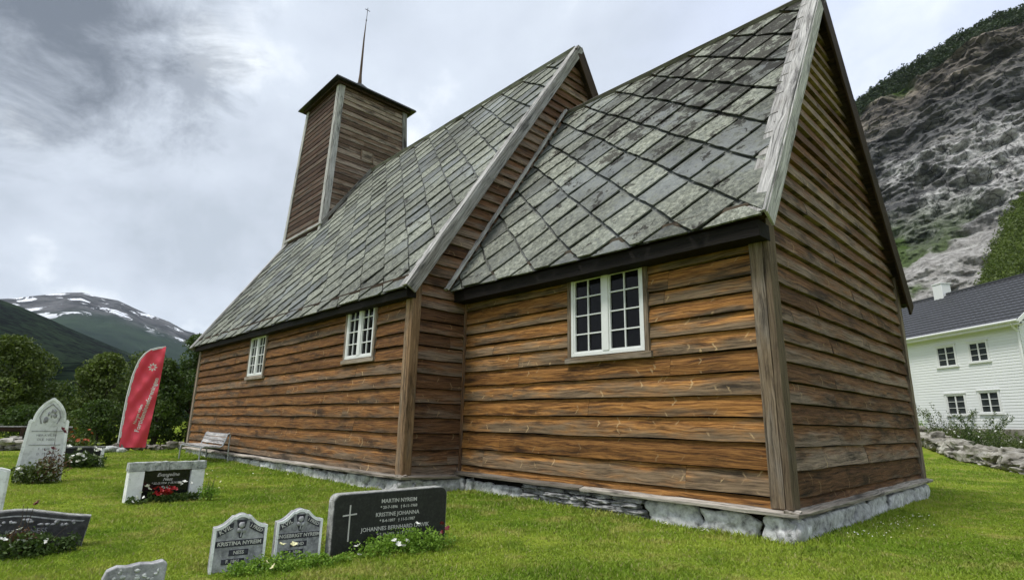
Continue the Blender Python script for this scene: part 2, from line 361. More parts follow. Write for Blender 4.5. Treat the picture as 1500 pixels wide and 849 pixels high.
# grass blades (mown lawn) : one object
def inchurch(x, y): return ((x < .12) & (x > -6.4) & (y > -.1) & (y < 6.8)) | ((x < -6.1) & (x > -20.9) & (y > -1.42) & (y < 8.1))
def grass():
    C = np.array([2.76, -7.12]); F = np.array([-.7296, .6839]); Rr = np.array([.6873, .7264])
    P = []
    for d0, d1, n in ((3.2, 6.5, 190000), (6.5, 11, 190000), (11, 18, 160000), (18, 27, 100000)):
        dd = np.sqrt(rng.uniform(d0 ** 2, d1 ** 2, n)); s_ = rng.uniform(-1.3, 1.5, n) * dd
        xy = C + F * dd[:, None] + Rr * s_[:, None]; P.append(np.c_[xy, dd])
    P = np.concatenate(P); k = ~inchurch(P[:, 0], P[:, 1]) & (P[:, 0] > -22.6)
    # keep to the churchyard side of the far walls
    k &= (P[:, 1] < 33) & (P[:, 1] < 19.3 + (.5 - P[:, 0]) * 2.35); P = P[k]
    n = len(P); z = np.array([gz(a, b) for a, b, _ in P])
    cl_ = np.array([noise.noise(V((a * 1.1, b * 1.1, 5))) + .6 * noise.noise(V((a * 4.5, b * 4.5, 9))) for a, b, _ in P])
    dist = P[:, 2]
    near = np.clip(1 - np.minimum(np.abs(P[:, 1] + .2) + 9 * ((P[:, 0] > .4) | (P[:, 0] < -6.2)), np.abs(P[:, 1] + 1.55) + 9 * (P[:, 0] > -6.1)) / .35, 0, 1)
    near = np.maximum(near, np.clip(1 - (np.abs(P[:, 0] - .25) + 9 * ((P[:, 1] < -.3) | (P[:, 1] > 7))) / .3, 0, 1))
    h = (.017 + .018 * rng.random(n)) * (1 + .8 * np.clip(cl_, -.6, 1)) * (1 + dist / 40) + near * .06 * rng.random(n)
    w = (.0028 + .0022 * rng.random(n)) * (1 + dist / 7)
    a = rng.uniform(0, 2 * np.pi, n); le = h * rng.uniform(.1, .95, n); la = rng.uniform(0, 2 * np.pi, n)
    base = np.c_[P[:, 0], P[:, 1], z - .006]; sd = np.c_[np.cos(a), np.sin(a), 0 * a] * w[:, None]; lv = np.c_[np.cos(la), np.sin(la), 0 * a] * le[:, None]
    tip = base + lv; tip[:, 2] += h; mid = base + lv * .35; mid[:, 2] += h * .6
    vs = np.stack([base - sd, base + sd, mid + sd * .75, tip, mid - sd * .75], 1).reshape(-1, 3).astype(np.float32)
    me = bpy.data.meshes.new('grass'); me.vertices.add(5 * n); me.vertices.foreach_set('co', vs.ravel())
    me.loops.add(5 * n); me.loops.foreach_set('vertex_index', np.arange(5 * n, dtype=np.int32)); me.polygons.add(n)
    me.polygons.foreach_set('loop_start', np.arange(0, 5 * n, 5, dtype=np.int32)); me.polygons.foreach_set('loop_total', np.full(n, 5, np.int32))
    me.update(); t = me.attributes.new('tint', 'FLOAT', 'FACE'); t.data.foreach_set('value', rng.random(n).astype(np.float32)); me.materials.append(M_grass)
    o = bpy.data.objects.new('grass', me); COL.objects.link(o)
    tag(o, 'bright green mown lawn covering the churchyard', 'grass', kind='stuff')
grass()

# ------------------------------------------------------------------ mountains
def terrain(name, azs, crest, rad, mat, nt=90, amp=(.05, .2), seed=0, back=1.25, prof=None, fr=1., crag=0., smooth=True):
    """ridge seen all along its length: rows from the foot r0 to the crest r1, then down behind"""
    mb = MB(); rows = []
    for i, az in enumerate(azs):
        e = float(np.interp(az, *crest)); r0 = float(np.interp(az, *rad[0])); r1 = float(np.interp(az, *rad[1])); H = r1 * math.tan(R(e)); row = []
        for j in range(nt + 1):
            t = j / nt
            if t <= .86:
                q = t / .86; r = r0 + (r1 - r0) * (prof[0](q) if prof else q); z = H * (prof[1](q) if prof else q ** 1.25)
            else:
                q = (t - .86) / .14; r = r1 + (back - 1) * r1 * q; z = H * (1 - q * q * .9)
            a = R(az); p = V((r * math.cos(a), r * math.sin(a), z)); s_ = 1 / (r1 * .12) * fr
            d = noise.fractal(p * s_ + V((seed, 0, 0)), 1.0, 2.1, 7) * H * amp[0] * min(1, t * 4)
            ri = noise.ridged_multi_fractal(p * s_ * 1.7 + V((0, seed, 0)), 1.0, 2.1, 5, 1., 2.) * H * amp[1] * min(1, t * 4)
            rr = r - ri * (1 if t < .8 else .25) + d
            if crag:
                q = V((p.x, p.y, p.z * 1.0 - (p.x * .30))); w = min(1, t * 3) * (.35 if t > .8 else 1)
                c1 = noise.ridged_multi_fractal(V((q.x * .012, q.y * .012, q.z * .050)) + V((3, seed, 0)), 1., 2.2, 5, 1., 2.)
                c2 = noise.noise(V((q.x * .06, q.y * .06, q.z * .16))) + .6 * noise.noise(V((q.x * .15, q.y * .15, q.z * .3)))
                low = .45 if t < .36 else 1.
                rr -= crag * w * low * (c1 * 1.0 + c2 * .8)
            row.append((rr * math.cos(a) + 2.76, rr * math.sin(a) - 7.1, z + .92 * t + d * (.35 if t < .8 else .12) - 6 * (t == 0)))
        rows.append(row)
    for row in rows:
        for p in row: mb.v.append(p)
    for i in range(len(azs) - 1):
        for j in range(nt):
            a = i * (nt + 1) + j; mb.f.append((a, a + 1, a + nt + 2, a + nt + 1))
            mb.uv += [(azs[i], j / nt), (azs[i], (j + 1) / nt), (azs[i + 1], (j + 1) / nt), (azs[i + 1], j / nt)]; mb.pv += [(0, 0)] * 4; mb.t.append(0); mb.m.append(0)
    o = mb.build(name, mat, None, smooth); tag(o, kind='structure'); return o, rows
# cliff
m, N = newmat('cliff_rock'); uv = N('UVMap', dict(uv_map='UVMap')); su = N('SeparateXYZ', Vector=uv.outputs[0]); g = N('NewGeometry').outputs['Position']
n = N.noise(g, .030, 12, .80, .0); nb = N.noise(g, .009, 5, .6); nf = N.noise(g, .16, 10, .82)
tilt = N.mapping(g, (.012, .012, .09), (0, 0, 0), (R(28), R(-8), 0)); strata = N.noise(tilt, 1.3, 10, .74, .8)
c = N.ramp(strata, [(.36, (.035, .036, .038)), (.46, (.085, .086, .088)), (.55, (.14, .138, .135)), (.66, (.27, .255, .235))])
v = N.math('ADD', su.outputs[1], N.math('MULTIPLY', N.math('SUBTRACT', nb, .5), .25)); u = su.outputs[0]
up = N.step(v, .60, .74); c = N.mix(N.math('MULTIPLY', up, .55), c, N.ramp(strata, [(.38, (.018, .016, .014)), (.49, (.085, .070, .054)), (.60, (.34, .28, .21))]))
# pale broken face
pale = N.math('MULTIPLY', N.step(v, .30, .38), N.step(v, .60, .50)); pale = N.math('MULTIPLY', pale, N.step(N.math('ADD', n, N.math('MULTIPLY', N.math('SUBTRACT', 96., u), .018)), .40, .54))
c = N.mix(pale, c, N.ramp(nf, [(.40, (.10, .10, .10)), (.47, (.27, .265, .26)), (.53, (.43, .425, .415)), (.62, (.62, .61, .60))]))
vc = N('TexVoronoi', dict(feature='DISTANCE_TO_EDGE'), Vector=N('VectorMath', dict(operation='ADD'), i0=N.mapping(g, (1, 1, .7)), i1=N('VectorMath', dict(operation='SCALE'), i0=N('TexNoise', Vector=g, Scale=.05, Detail=5.).outputs[1], Scale=22.).outputs[0]).outputs[0], Scale=.055).outputs[0]
c = N.mix(N.step(vc, .035, .006, 0, .75), c, (.02, .02, .024))
# scree
scr = N.step(v, .36, .30); c = N.mix(scr, c, N.ramp(nf, [(.38, (.15, .145, .135)), (.5, (.29, .28, .265)), (.62, (.46, .45, .43))]))
# green patches
gr = N.noise(N.mapping(g, (1, 1, 1), (50, 8, 3)), .016, 6, .6); gm_ = N.math('MULTIPLY', N.step(gr, .50, .58), N.step(v, .42, .30))
gl = N.math('MULTIPLY', N.step(N.math('ADD', N.math('MULTIPLY', N.math('SUBTRACT', u, 100.5), .2), gr), .40, .56), N.step(v, .42, .36))
gm_ = N.math('MAXIMUM', gm_, gl); top = N.step(v, .80, .845)
gm_ = N.math('MAXIMUM', N.math('MULTIPLY', gm_, .9), top)
c = N.mix(gm_, c, N.ramp(nf, [(.35, (.018, .032, .010)), (.6, (.075, .12, .025))]))
M_cliff = finish(m, N, c, .92, N.bump(N.math('ADD', n, nf), .5, 2.5), Specular_IOR_Level=0.)
azs = np.concatenate([np.arange(40, 84, 1.), np.arange(84, 106, .06), np.arange(106, 140, .8)])
cr = ([40, 70, 85, 89.5, 91.7, 93.5, 95.3, 97.2, 99.4, 101.9, 102.9, 108, 115, 125, 140], [26, 30, 31, 30.4, 30.6, 30.3, 29.7, 29.2, 28.6, 27.6, 27., 22, 13, 6, 2])
cliff, crow = terrain('rocky_mountain', azs, cr, (([0, 360], [250, 250]), ([0, 360], [640, 640])), M_cliff, 280, (.035, .030), 4.2,
    prof=(lambda q: q / .42 * .62 if q < .42 else .62 + (q - .42) / .58 * .38, lambda q: .40 * (q / .42) ** 1.15 if q < .42 else .40 + .60 * ((q - .42) / .58)), fr=1.3, crag=5.2, smooth=False)
# snowy mountain
m, N = newmat('mountain_snow'); g = N('NewGeometry').outputs['Position']; uvs = N('SeparateXYZ', Vector=N('UVMap', dict(uv_map='UVMap')).outputs[0])
n = N.noise(g, .0016, 9, .65); nn = N.noise(N.mapping(g, (1, 1, 2.0), (300, 2, 0)), .0042, 9, .66, .6); v = N.math('ADD', uvs.outputs[1], N.math('MULTIPLY', N.math('SUBTRACT', n, .5), .3))
c = N.mix(N.step(v, .62, .76), N.ramp(n, [(.4, (.010, .024, .018)), (.6, (.032, .056, .034))]), N.ramp(N.noise(g, .006, 6, .7), [(.40, (.03, .032, .036)), (.62, (.13, .13, .135))]))
sn = N.math('MULTIPLY', N.step(nn, .565, .585), N.step(v, .62, .72)); c = N.mix(sn, c, (.85, .87, .92))
M_snow = finish(m, N, c, .9, N.bump(n, 1., 120.), Specular_IOR_Level=0.)
cr = ([150, 158, 163, 166.1, 167.7, 169.1, 170.9, 171.7, 173, 174.5, 175.5, 176.6, 178.3, 179.5, 183, 190, 200, 215], [4, 5.5, 6.6, 7.2, 7.5, 8.2, 8.7, 9.0, 9.5, 9.6, 9.8, 9.6, 9.1, 8.7, 7.8, 6, 5, 4])
terrain('snowy_mountain', np.arange(150, 215, .25), cr, (([0, 360], [2600, 2600]), ([0, 360], [5600, 5600])), M_snow, 90, (.04, .03), 9.1)
# dark wooded hill
m, N = newmat('hill_forest'); g = N('NewGeometry').outputs['Position']; n = N.noise(g, .035, 9, .8); nb = N.noise(g, .006, 5, .6)
vt = N('TexVoronoi', dict(feature='F1'), Vector=g, Scale=.055).outputs[0]; n = N.math('SUBTRACT', N.math('ADD', n, N.math('MULTIPLY', nb, .35)), N.math('MULTIPLY', vt, .28))
c = N.mix(N.step(nb, .42, .6), N.ramp(n, [(.44, (.001, .004, .004)), (.60, (.022, .044, .026))]), N.ramp(n, [(.44, (.002, .007, .005)), (.60, (.036, .062, .030))]))
M_hill = finish(m, N, c, .95, N.bump(n, 1., 30.), Specular_IOR_Level=0.)
cr = ([160, 165, 168, 171, 173.5, 175.6, 177.3, 179.2, 180.3, 186, 195, 215], [1.6, 3.0, 4.2, 5.0, 5.9, 6.7, 7.4, 8.1, 8.4, 9.5, 10.5, 9])
terrain('wooded_hill', np.arange(158, 215, .25), cr, (([0, 360], [500, 500]), ([0, 360], [2100, 2100])), M_hill, 100, (.02, .012), 2.2)
cr = ([150, 160, 170, 178, 190, 215], [3.0, 4.2, 4.6, 4.0, 3.2, 2])
terrain('wooded_foothill', np.arange(146, 215, .4), cr, (([0, 360], [220, 220]), ([0, 360], [900, 900])), M_hill, 60, (.03, .02), 6.2)
# nearer wooded spur at right
m, N = newmat('spur_ground'); g = N('NewGeometry').outputs['Position']; n = N.noise(g, .09, 8, .7); nb = N.noise(g, .02, 4, .6)
c = N.ramp(n, [(.35, (.03, .045, .012)), (.5, (.09, .13, .03)), (.66, (.18, .21, .08))]); c = N.mix(N.step(nb, .52, .6), c, N.ramp(n, [(.35, (.05, .05, .05)), (.6, (.20, .20, .19))]))
M_spur = finish(m, N, c, .95, N.bump(n, 1., 2.), Specular_IOR_Level=0.)
cr = ([50, 70, 85, 89.5, 91.5, 92.9, 94, 95.1, 95.9, 96.6, 98, 101], [21, 21, 20, 19.2, 18, 16.6, 14.6, 12.4, 10.4, 9, 5.5, 1.0])
spur, srow = terrain('wooded_spur', np.arange(50, 101.1, .25), cr, (([0, 360], [110, 110]), ([0, 360], [300, 300])), M_spur, 60, (.03, .02), 1.7)

def leafquads(c, rad, n, size, squash=1., tintb=0., flatn=.0):
    """n leaf faces in a ball-ish clump"""
    d = rng.normal(size=(n, 3)); d /= np.linalg.norm(d, axis=1)[:, None]; r = rng.uniform(.55, 1.05, n) ** .7
    P = d * (r * rad)[:, None]; P[:, 2] *= squash; P += np.array(c)
    a = rng.normal(size=(n, 3)) ; a[:, 2] *= 1 - flatn; a /= np.linalg.norm(a, axis=1)[:, None]; b = np.cross(a, rng.normal(size=(n, 3))); b /= np.linalg.norm(b, axis=1)[:, None]
    s_ = size * rng.uniform(.6, 1.3, n)[:, None]
    Q = np.stack([P - a * s_, P - b * s_ * .5, P + a * s_, P + b * s_ * .5], 1)
    return Q, np.clip(tintb + rng.uniform(0, .65, n), 0, 1)
def leafmesh(name, Qs, Ts, mat, parent=None):
    Q = np.concatenate(Qs).astype(np.float32); T = np.concatenate(Ts).astype(np.float32); n = len(Q)
    me = bpy.data.meshes.new(name); me.vertices.add(4 * n); me.vertices.foreach_set('co', Q.ravel()); me.loops.add(4 * n); me.loops.foreach_set('vertex_index', np.arange(4 * n, dtype=np.int32))
    me.polygons.add(n); me.polygons.foreach_set('loop_start', np.arange(0, 4 * n, 4, dtype=np.int32)); me.polygons.foreach_set('loop_total', np.full(n, 4, np.int32)); me.update()
    a = me.attributes.new('tint', 'FLOAT', 'FACE'); a.data.foreach_set('value', T); me.materials.append(mat)
    o = bpy.data.objects.new(name, me); COL.objects.link(o)
    if parent: o.parent = parent
    return o
def wild(name, rows, azs, amin, amax, t0, t1, n, h, per, label, mt=None):
    Qs, Ts = [], []; idx = [i for i, a in enumerate(azs) if amin <= a <= amax]
    for _ in range(n):
        i = random.choice(idx); j = int(random.uniform(t0, t1) * (len(rows[0]) - 1)); p = rows[i][j]; s_ = h * random.uniform(.55, 1.25)
        for k in range(3):
            q, t = leafquads((p[0] + random.uniform(-.3, .3) * s_, p[1] + random.uniform(-.3, .3) * s_, p[2] + s_ * (.35 + .28 * k)), s_ * (.5 - .1 * k), per // 3, s_ * .14, 1., random.choice((0, .1, .35)) + .1 * k); Qs.append(q); Ts.append(t)
    tag(leafmesh(name, Qs, Ts, mt or M_leafM), label, 'forest', kind='stuff')
wild('crest_forest', crow, azs, 84, 106, .80, .872, 1700, 7.5, 48, 'dark green trees lining the crest of the grey cliff')
wild('spur_forest', srow, np.arange(50, 101.1, .25), 84, 98, .05, .9, 3200, 3.2, 36, 'dark green woodland on the slope behind the white house', M_leafB)

# ================================================================== CHURCH
church = empty('wooden_church', (0, 0, 0), 'old timber church with steep slate roofs, brown board walls and small bell tower', 'church')
BOARDS = [-.02, .116, .423, .753, 1.056, 1.341, 1.631, 1.919, 2.193, 2.428, 2.675, 2.888, 3.181, 3.44, 3.70, 3.95]
def clad(mb, O, ud, nd, L, zs, span, holes=(), out=.056, inn=.002, blen=(3.2, 6.2), lean=None, wob=.011, seg=.16):
    """lapped boards. O origin, ud along, nd outward; span(z)->(u0,u1)"""
    O, ud, nd = V(O), V(ud), V(nd)
    for i in range(len(zs) - 1):
        z0, z1 = zs[i], zs[i + 1]; a0, a1 = span(z0); b0, b1 = span(z1)
        A, B = min(a0, b0), max(a1, b1)
        if B - A < .02: continue
        us = [A]; cuts = [A]
        u = A + random.uniform(.6, blen[1])
        while u < B - .5: cuts.append(u); u += random.uniform(*blen)
        br = set(round(x, 4) for h in holes for x in (h[0], h[1]) if A < x < B) | set(round(c, 4) for c in cuts[1:]) | {round(a0, 4), round(a1, 4), round(b0, 4), round(b1, 4)}
        pts = sorted(set([round(x, 4) for x in np.arange(A, B, seg)] + [round(A, 4), round(B, 4)] + [x for x in br if A < x < B]))
        seed = random.random() * 100
        rt_ = random.random(); tins = [min(1, max(0, rt_ + random.uniform(-.22, .22))) for _ in cuts]; uo = [random.random() * 20 for _ in cuts]; oo = [random.uniform(-.006, .008) for _ in cuts]
        wb = lambda u, s: wob * noise.noise(V((u * .8 + s, s, 0))) * 1.6 + wob * .5 * noise.noise(V((u * 3.1, s, 7)))
        for u0, u1 in zip(pts[:-1], pts[1:]):
            if u1 - u0 < 1e-4: continue
            mid = (u0 + u1) / 2; k = max(j for j, c in enumerate(cuts) if c <= mid + 1e-6); ti = tins[k]
            rg = [(0., 1.)]
            for h in holes:
                if h[0] < mid < h[1]:
                    lo, hi = (h[2] - z0) / (z1 - z0), (h[3] - z0) / (z1 - z0)
                    rg = [(x, y) for (x, y) in ([(0, min(1, lo))] if lo > 0 else []) + ([(max(0, hi), 1)] if hi < 1 else []) if y - x > .02]
            ea, eb = (u0 + (.004 if abs(u0 - cuts[k]) < 1e-3 else 0)), u1
            for t0, t1 in rg:
                def P(u, t, extra=0):
                    # slanted ends of a gable: clamp to the span at that height
                    zz = z0 + (z1 - z0) * t; s0 = a0 + (b0 - a0) * t; s1 = a1 + (b1 - a1) * t; uu = min(max(u, s0), s1)
                    o_ = out + (inn - out) * t + oo[k] * (1 - t) + extra + .010 * math.sin(math.pi * t)
                    zz += wb(u, seed) * (1 - t) if t < .5 else 0
                    if t >= .99: zz -= .015
                    p = O + ud * uu + nd * o_; p.z += zz
                    if lean: p += V(lean) * zz
                    return p, (uu + uo[k], t * (z1 - z0)), (i, t)
                tm = (t0 + t1) / 2
                for ta, tb in ((t0, tm), (tm, t1 + .0)):
                    q = [P(ea, ta), P(eb, ta), P(eb, tb), P(ea, tb)]
                    if ud.cross(V((0, 0, 1))).dot(nd) < 0: q = q[::-1]
                    mb.face([x[0] for x in q], [x[1] for x in q], ti, [x[2] for x in q])
                if t0 == 0:
                    q = [P(ea, 0, -out - .03), P(eb, 0, -out - .03), P(eb, 0), P(ea, 0)]
                    if ud.cross(V((0, 0, 1))).dot(nd) < 0: q = q[::-1]
                    mb.face([x[0] for x in q], [(x[1][0], -.02) for x in q], ti, [(0, 0)] * 4)
# choir (chancel)
CZ0, CSL = 4.16, 1.496                       # roof plane height above the wall line, slope
CR = 3.35
W1 = (-3.27, -1.83, 2.01, 3.37)
mb = MB(); clad(mb, (0, 0, 0), (1, 0, 0), (0, -1, 0), 6.24, [z - (.0 if z > .3 else 0) for z in BOARDS], lambda z: (-6.24, 0), [W1], wob=.013)
mb.build('chancel_side_wall', M_south, church)
ez = [-.02, .116, .423, .70, .98] + [round(1.24 + .262 * i, 3) for i in range(31)]
gsp = lambda z: ((0, 6.7) if z < 4.0 else (min(3.35, (z - 4.0) / CSL), max(3.35, 6.7 - (z - 4.0) / CSL)))
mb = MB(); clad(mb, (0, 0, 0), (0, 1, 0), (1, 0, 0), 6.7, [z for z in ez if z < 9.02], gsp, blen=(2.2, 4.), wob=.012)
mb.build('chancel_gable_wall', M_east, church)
mb = MB(); clad(mb, (0, 6.7, 0), (1, 0, 0), (0, 1, 0), 6.24, BOARDS, lambda z: (-6.24, 0), seg=.8)
mb.build('chancel_rear_wall', M_south, church)
# nave
NX0, NX1, NY0, NY1 = -20.73, -6.24, -1.30, 8.0
NZ = 3.80; NSL = (11.38 - 3.40) / (3.45 + 1.62)
W2 = (-8.82, -7.62, 2.22, 3.43); W3 = (-15.12, -13.88, 2.14, 3.34)
nb = [-.06, .12, .40, .70, .99, 1.27, 1.55, 1.83, 2.10, 2.36, 2.62, 2.87, 3.12, 3.36, 3.6, 3.8]
mb = MB(); clad(mb, (0, NY0, 0), (1, 0, 0), (0, -1, 0), 14, nb, lambda z: (NX0, NX1), [W2, W3], wob=.013)
mb.build('nave_side_wall', M_nave, church)
nz = nb + [round(4.06 + .255 * i, 3) for i in range(31)]
nsp = lambda z: ((NY0, NY1) if z < 3.75 else (min(3.5, NY0 + (z - 3.75) / NSL), max(3.5, NY1 - (z - 3.75) / 1.70)))
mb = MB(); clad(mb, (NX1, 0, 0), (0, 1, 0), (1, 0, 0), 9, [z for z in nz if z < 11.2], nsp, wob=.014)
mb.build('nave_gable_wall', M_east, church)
mb = MB(); clad(mb, (NX0, 0, 0), (0, 1, 0), (-1, 0, 0), 9, [z for z in nz if z < 11.2], nsp, seg=.8); clad(mb, (0, NY1, 0), (1, 0, 0), (0, 1, 0), 14, nb, lambda z: (NX0, NX1), seg=.8)
mb.build('nave_rear_wall', M_nave, church)
def core(x0, x1, y0, y1, ze, yr, zr):
    mb = MB(); A = [(y0, -.3), (y1, -.3), (y1, ze), (yr, zr), (y0, ze)]
    mb.face([(x1, y, z) for y, z in A]); mb.face([(x0, y, z) for y, z in A[::-1]])
    for i in range(5): j = (i + 1) % 5; mb.face([(x1, A[j][0], A[j][1]), (x1, A[i][0], A[i][1]), (x0, A[i][0], A[i][1]), (x0, A[j][0], A[j][1])])
    mb.build('wall_core', M_dark, church)
core(-6.1, -.035, .035, 6.66, 3.5, 3.35, 8.4); core(-20.65, -6.28, -1.26, 7.95, 3.2, 3.45, 10.7)
# corner posts
def post(x, y, sx, sy, z0, z1, lx=0., ly=0., w1=.15, w2=.17, mat=None):
    """two boards lapped round a corner; sx, sy point outwards"""
    mb = MB()
    a = V((x - sx * w1 / 2, y + sy * .050, z0)); mb.beam(a, (a.x + lx, a.y + ly, z1), (w1 / 2, 0, 0), (0, .036, 0), seg=14, jit=.0035)
    b = V((x + sx * .046, y - sy * (w2 / 2 - .083), z0)); mb.beam(b, (b.x + lx, b.y + ly, z1), (0, w2 / 2, 0), (.040, 0, 0), seg=14, jit=.0035)
    o = mb.build('corner_post', mat or M_post, church); bevel(o, .007, 2); return o
post(0, 0, 1, -1, .0, 3.95, w1=.17, w2=.24)
post(0, 6.7, 1, 1, .0, 4.1, w1=.15, w2=.19)
post(NX1, NY0, 1, -1, -.04, 3.72, w1=.16, w2=.19, mat=M_postw)
post(NX0, NY0, -1, -1, -.16, 3.72, w1=.14, w2=.14)
mb = MB(); mb.beam((NX1 + .07, -.06, -.08), (NX1 + .07, -.06, 4.1), (.03, 0, 0), (0, .02, 0), seg=8, jit=.004); mb.build('corner_batten', M_east, church)
# sill boards (water table)
def sill(p0, p1, nx, ny):
    mb = MB(); d = V((nx, ny, 0)); n = max(1, int((V(p1) - V(p0)).length / 3.2)); A, B = V(p0), V(p1)
    for i in range(n):
        a, b = A.lerp(B, i / n), A.lerp(B, (i + 1) / n - .004 / n); j = V((0, 0, random.uniform(-.008, .008)))
        mb.beam(a + d * .09 + j, b + d * .09 + j, d * .085 - V((0, 0, .018)), V((0, 0, .022)) + d * .004, seg=10, jit=.006)
    o = mb.build('sill_board', M_sill, church); bevel(o, .006, 2)
sill((-6.24, 0, -.045), (.17, 0, -.035), 0, -1); sill((0, -.17, -.035), (0, 6.86, -.01), 1, 0)
sill((NX0 - .1, NY0, -.19), (NX1 + .17, NY0, -.06), 0, -1); sill((NX1, NY0 - .17, -.06), (NX1, 0, -.11), 1, 0)
# dark void behind the foundation and wall backing
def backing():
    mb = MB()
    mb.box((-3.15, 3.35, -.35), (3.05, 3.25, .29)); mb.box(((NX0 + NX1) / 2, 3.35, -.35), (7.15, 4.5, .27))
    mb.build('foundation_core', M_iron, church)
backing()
# foundation stones
def stones(name, lst, mat):
    for k, (c, h, s) in enumerate(lst):
        mb = MB(); mb.rock(c, h, s, .26, None, 4, 0, .80); mb.build(name, mat, church, True)
L = []
def srow(xs, y, zt, zb, depth=.17, along='x', sgn=1):
    for k in range(len(xs) - 1):
        a, b = xs[k], xs[k + 1]; w = (b - a) / 2 - .004; c = (a + b) / 2; top = zt + random.uniform(-.025, .012)
        p = (c, y + random.uniform(-.02, .02), (top + zb) / 2) if along == 'x' else (y + random.uniform(-.02, .02), c, (top + zb) / 2)
        h = (w * 1.13, depth, (top - zb) / 2 * 1.12) if along == 'x' else (depth, w * 1.13, (top - zb) / 2 * 1.12)
        L.append((p, h, random.random() * 50))
srow([-1.93, -1.14], .10, -.085, -.5); srow([-1.12, -.38], .08, -.085, -.5); srow([-.30, .14], .10, -.085, -.52, .24)
srow([-.12, .95], .0, -.085, -.55, .16, 'y'); srow([.97, 2.0, 2.7], .0, -.085, -.52, .15, 'y'); srow([2.74, 3.8, 4.6, 5.7, 6.3, 6.8], .0, -.085, -.5, .14, 'y')
srow([-5.75, -5.2, -4.5], .10, -.16, -.5)
srow([-6.35, -5.95, -5.78], .05, -.13, -.5)
srow([-8.3, -7.45, -6.75, -6.1], NY0 + .07, -.12, -.55); srow([-1.45, -.7, .02], NX1 - .02, -.12, -.5, .16, 'y')
srow([-12.2, -11.3, -10.5, -9.9, -9.1, -8.35], NY0 + .07, -.16, -.52); srow([-20.8, -19.9, -18.8, -18.1, -17., -16.1, -15.2, -14.1, -13.2, -12.25], NY0 + .07, -.2, -.52)
stones('foundation_stone', L, M_found)
L = []
for k, (zc, hh) in enumerate(((-.125, .036), (-.2, .04), (-.285, .05), (-.37, .05))):
    x = -4.45 + random.uniform(-.1, .1)
    while x < -2.0:
        w = random.uniform(.28, .62); L.append(((min(x + w / 2, -2.2), .07 + random.uniform(-.05, .03), zc), (w / 2 * 1.12, .17, hh), random.random() * 50)); x += w + .02
stones('foundation_slab', L, M_thin)

# ---- windows
def window(x0, x1, z0, z1, y, cols, rows, name='window'):
    fr = .055; mb = MB(); yf = y - .045
    ww, hh = x1 - x0, z1 - z0; cx, cz = (x0 + x1) / 2, (z0 + z1) / 2
    # casing boards
    c = MB(); cw = .075
    c.beam((x0 - cw / 2 - .002, y - .052, z0 - .02), (x0 - cw / 2 - .002, y - .052, z1 + .08), (cw / 2, 0, 0), (0, .03, 0), seg=5, jit=.002)
    c.beam((x1 + cw / 2 + .002, y - .052, z0 - .02), (x1 + cw / 2 + .002, y - .052, z1 + .08), (cw / 2, 0, 0), (0, .03, 0), seg=5, jit=.002)
    c.beam((x0 - .12, y - .062, z0 - .062), (x1 + .12, y - .062, z0 - .062), (0, 0, .045), (0, .042, 0), seg=5, jit=.002)
    c.beam((x0 - .10, y - .062, z1 + .05), (x1 + .10, y - .062, z1 + .05), (0, 0, .048), (0, .04, 0), seg=5, jit=.002)
    w = mb
    w.box((cx, yf, z0 + fr / 2), (ww / 2, .03, fr / 2)); w.box((cx, yf, z1 - fr / 2), (ww / 2, .03, fr / 2))
    w.box((x0 + fr / 2, yf, cz), (fr / 2, .029, hh / 2 - fr)); w.box((x1 - fr / 2, yf, cz), (fr / 2, .029, hh / 2 - fr)); w.box((cx, yf - .008, cz), (.062, .03, hh / 2 - fr - .001))
    win = w.build(name, M_wpaint, church); bevel(win, .004, 1)
    cs = c.build('casing', M_post, win); bevel(cs, .004, 1)
    mu = MB()
    for s0, s1 in ((x0 + fr, cx - .062), (cx + .062, x1 - fr)):
        # sash frame
        for q in ((s0 + .014, .014), (s1 - .014, .014)): mu.box((q[0], yf + .004, cz), (q[1], .018, hh / 2 - fr - .003))
        mu.box(((s0 + s1) / 2, yf + .004, z0 + fr + .014), ((s1 - s0) / 2 - .03, .018, .013)); mu.box(((s0 + s1) / 2, yf + .004, z1 - fr - .014), ((s1 - s0) / 2 - .03, .018, .013))
        mu.box(((s0 + s1) / 2, yf + .003, cz), (.010, .013, hh / 2 - fr - .03))
        for r_ in range(1, rows):
            zz = z0 + fr + (hh - 2 * fr) * r_ / rows; mu.box(((s0 + s1) / 2, yf + .006, zz), ((s1 - s0) / 2 - .03, .012, .010))
    mo = mu.build('glazing_bars', M_wpaint, win)
    gl = MB()
    for s0, s1 in ((x0 + fr * .5, cx), (cx, x1 - fr * .5)):
        for a_ in range(2):
            for r_ in range(rows):
                u0, u1 = s0 + (s1 - s0) * a_ / 2, s0 + (s1 - s0) * (a_ + 1) / 2; v0, v1 = z0 + fr * .5 + (hh - fr) * r_ / rows, z0 + fr * .5 + (hh - fr) * (r_ + 1) / rows; J = lambda: yf + .022 + random.uniform(-.004, .004)
                gl.face([(u0, J(), v0), (u1, J(), v0), (u1, J(), v1), (u0, J(), v1)])
    gl.build('glass', M_glass, win)
    return win
window(W1[0], W1[1], W1[2], W1[3], 0, 2, 4)
window(W2[0], W2[1], W2[2], W2[3], NY0, 2, 4)
window(W3[0], W3[1], W3[2], W3[3], NY0, 2, 4)

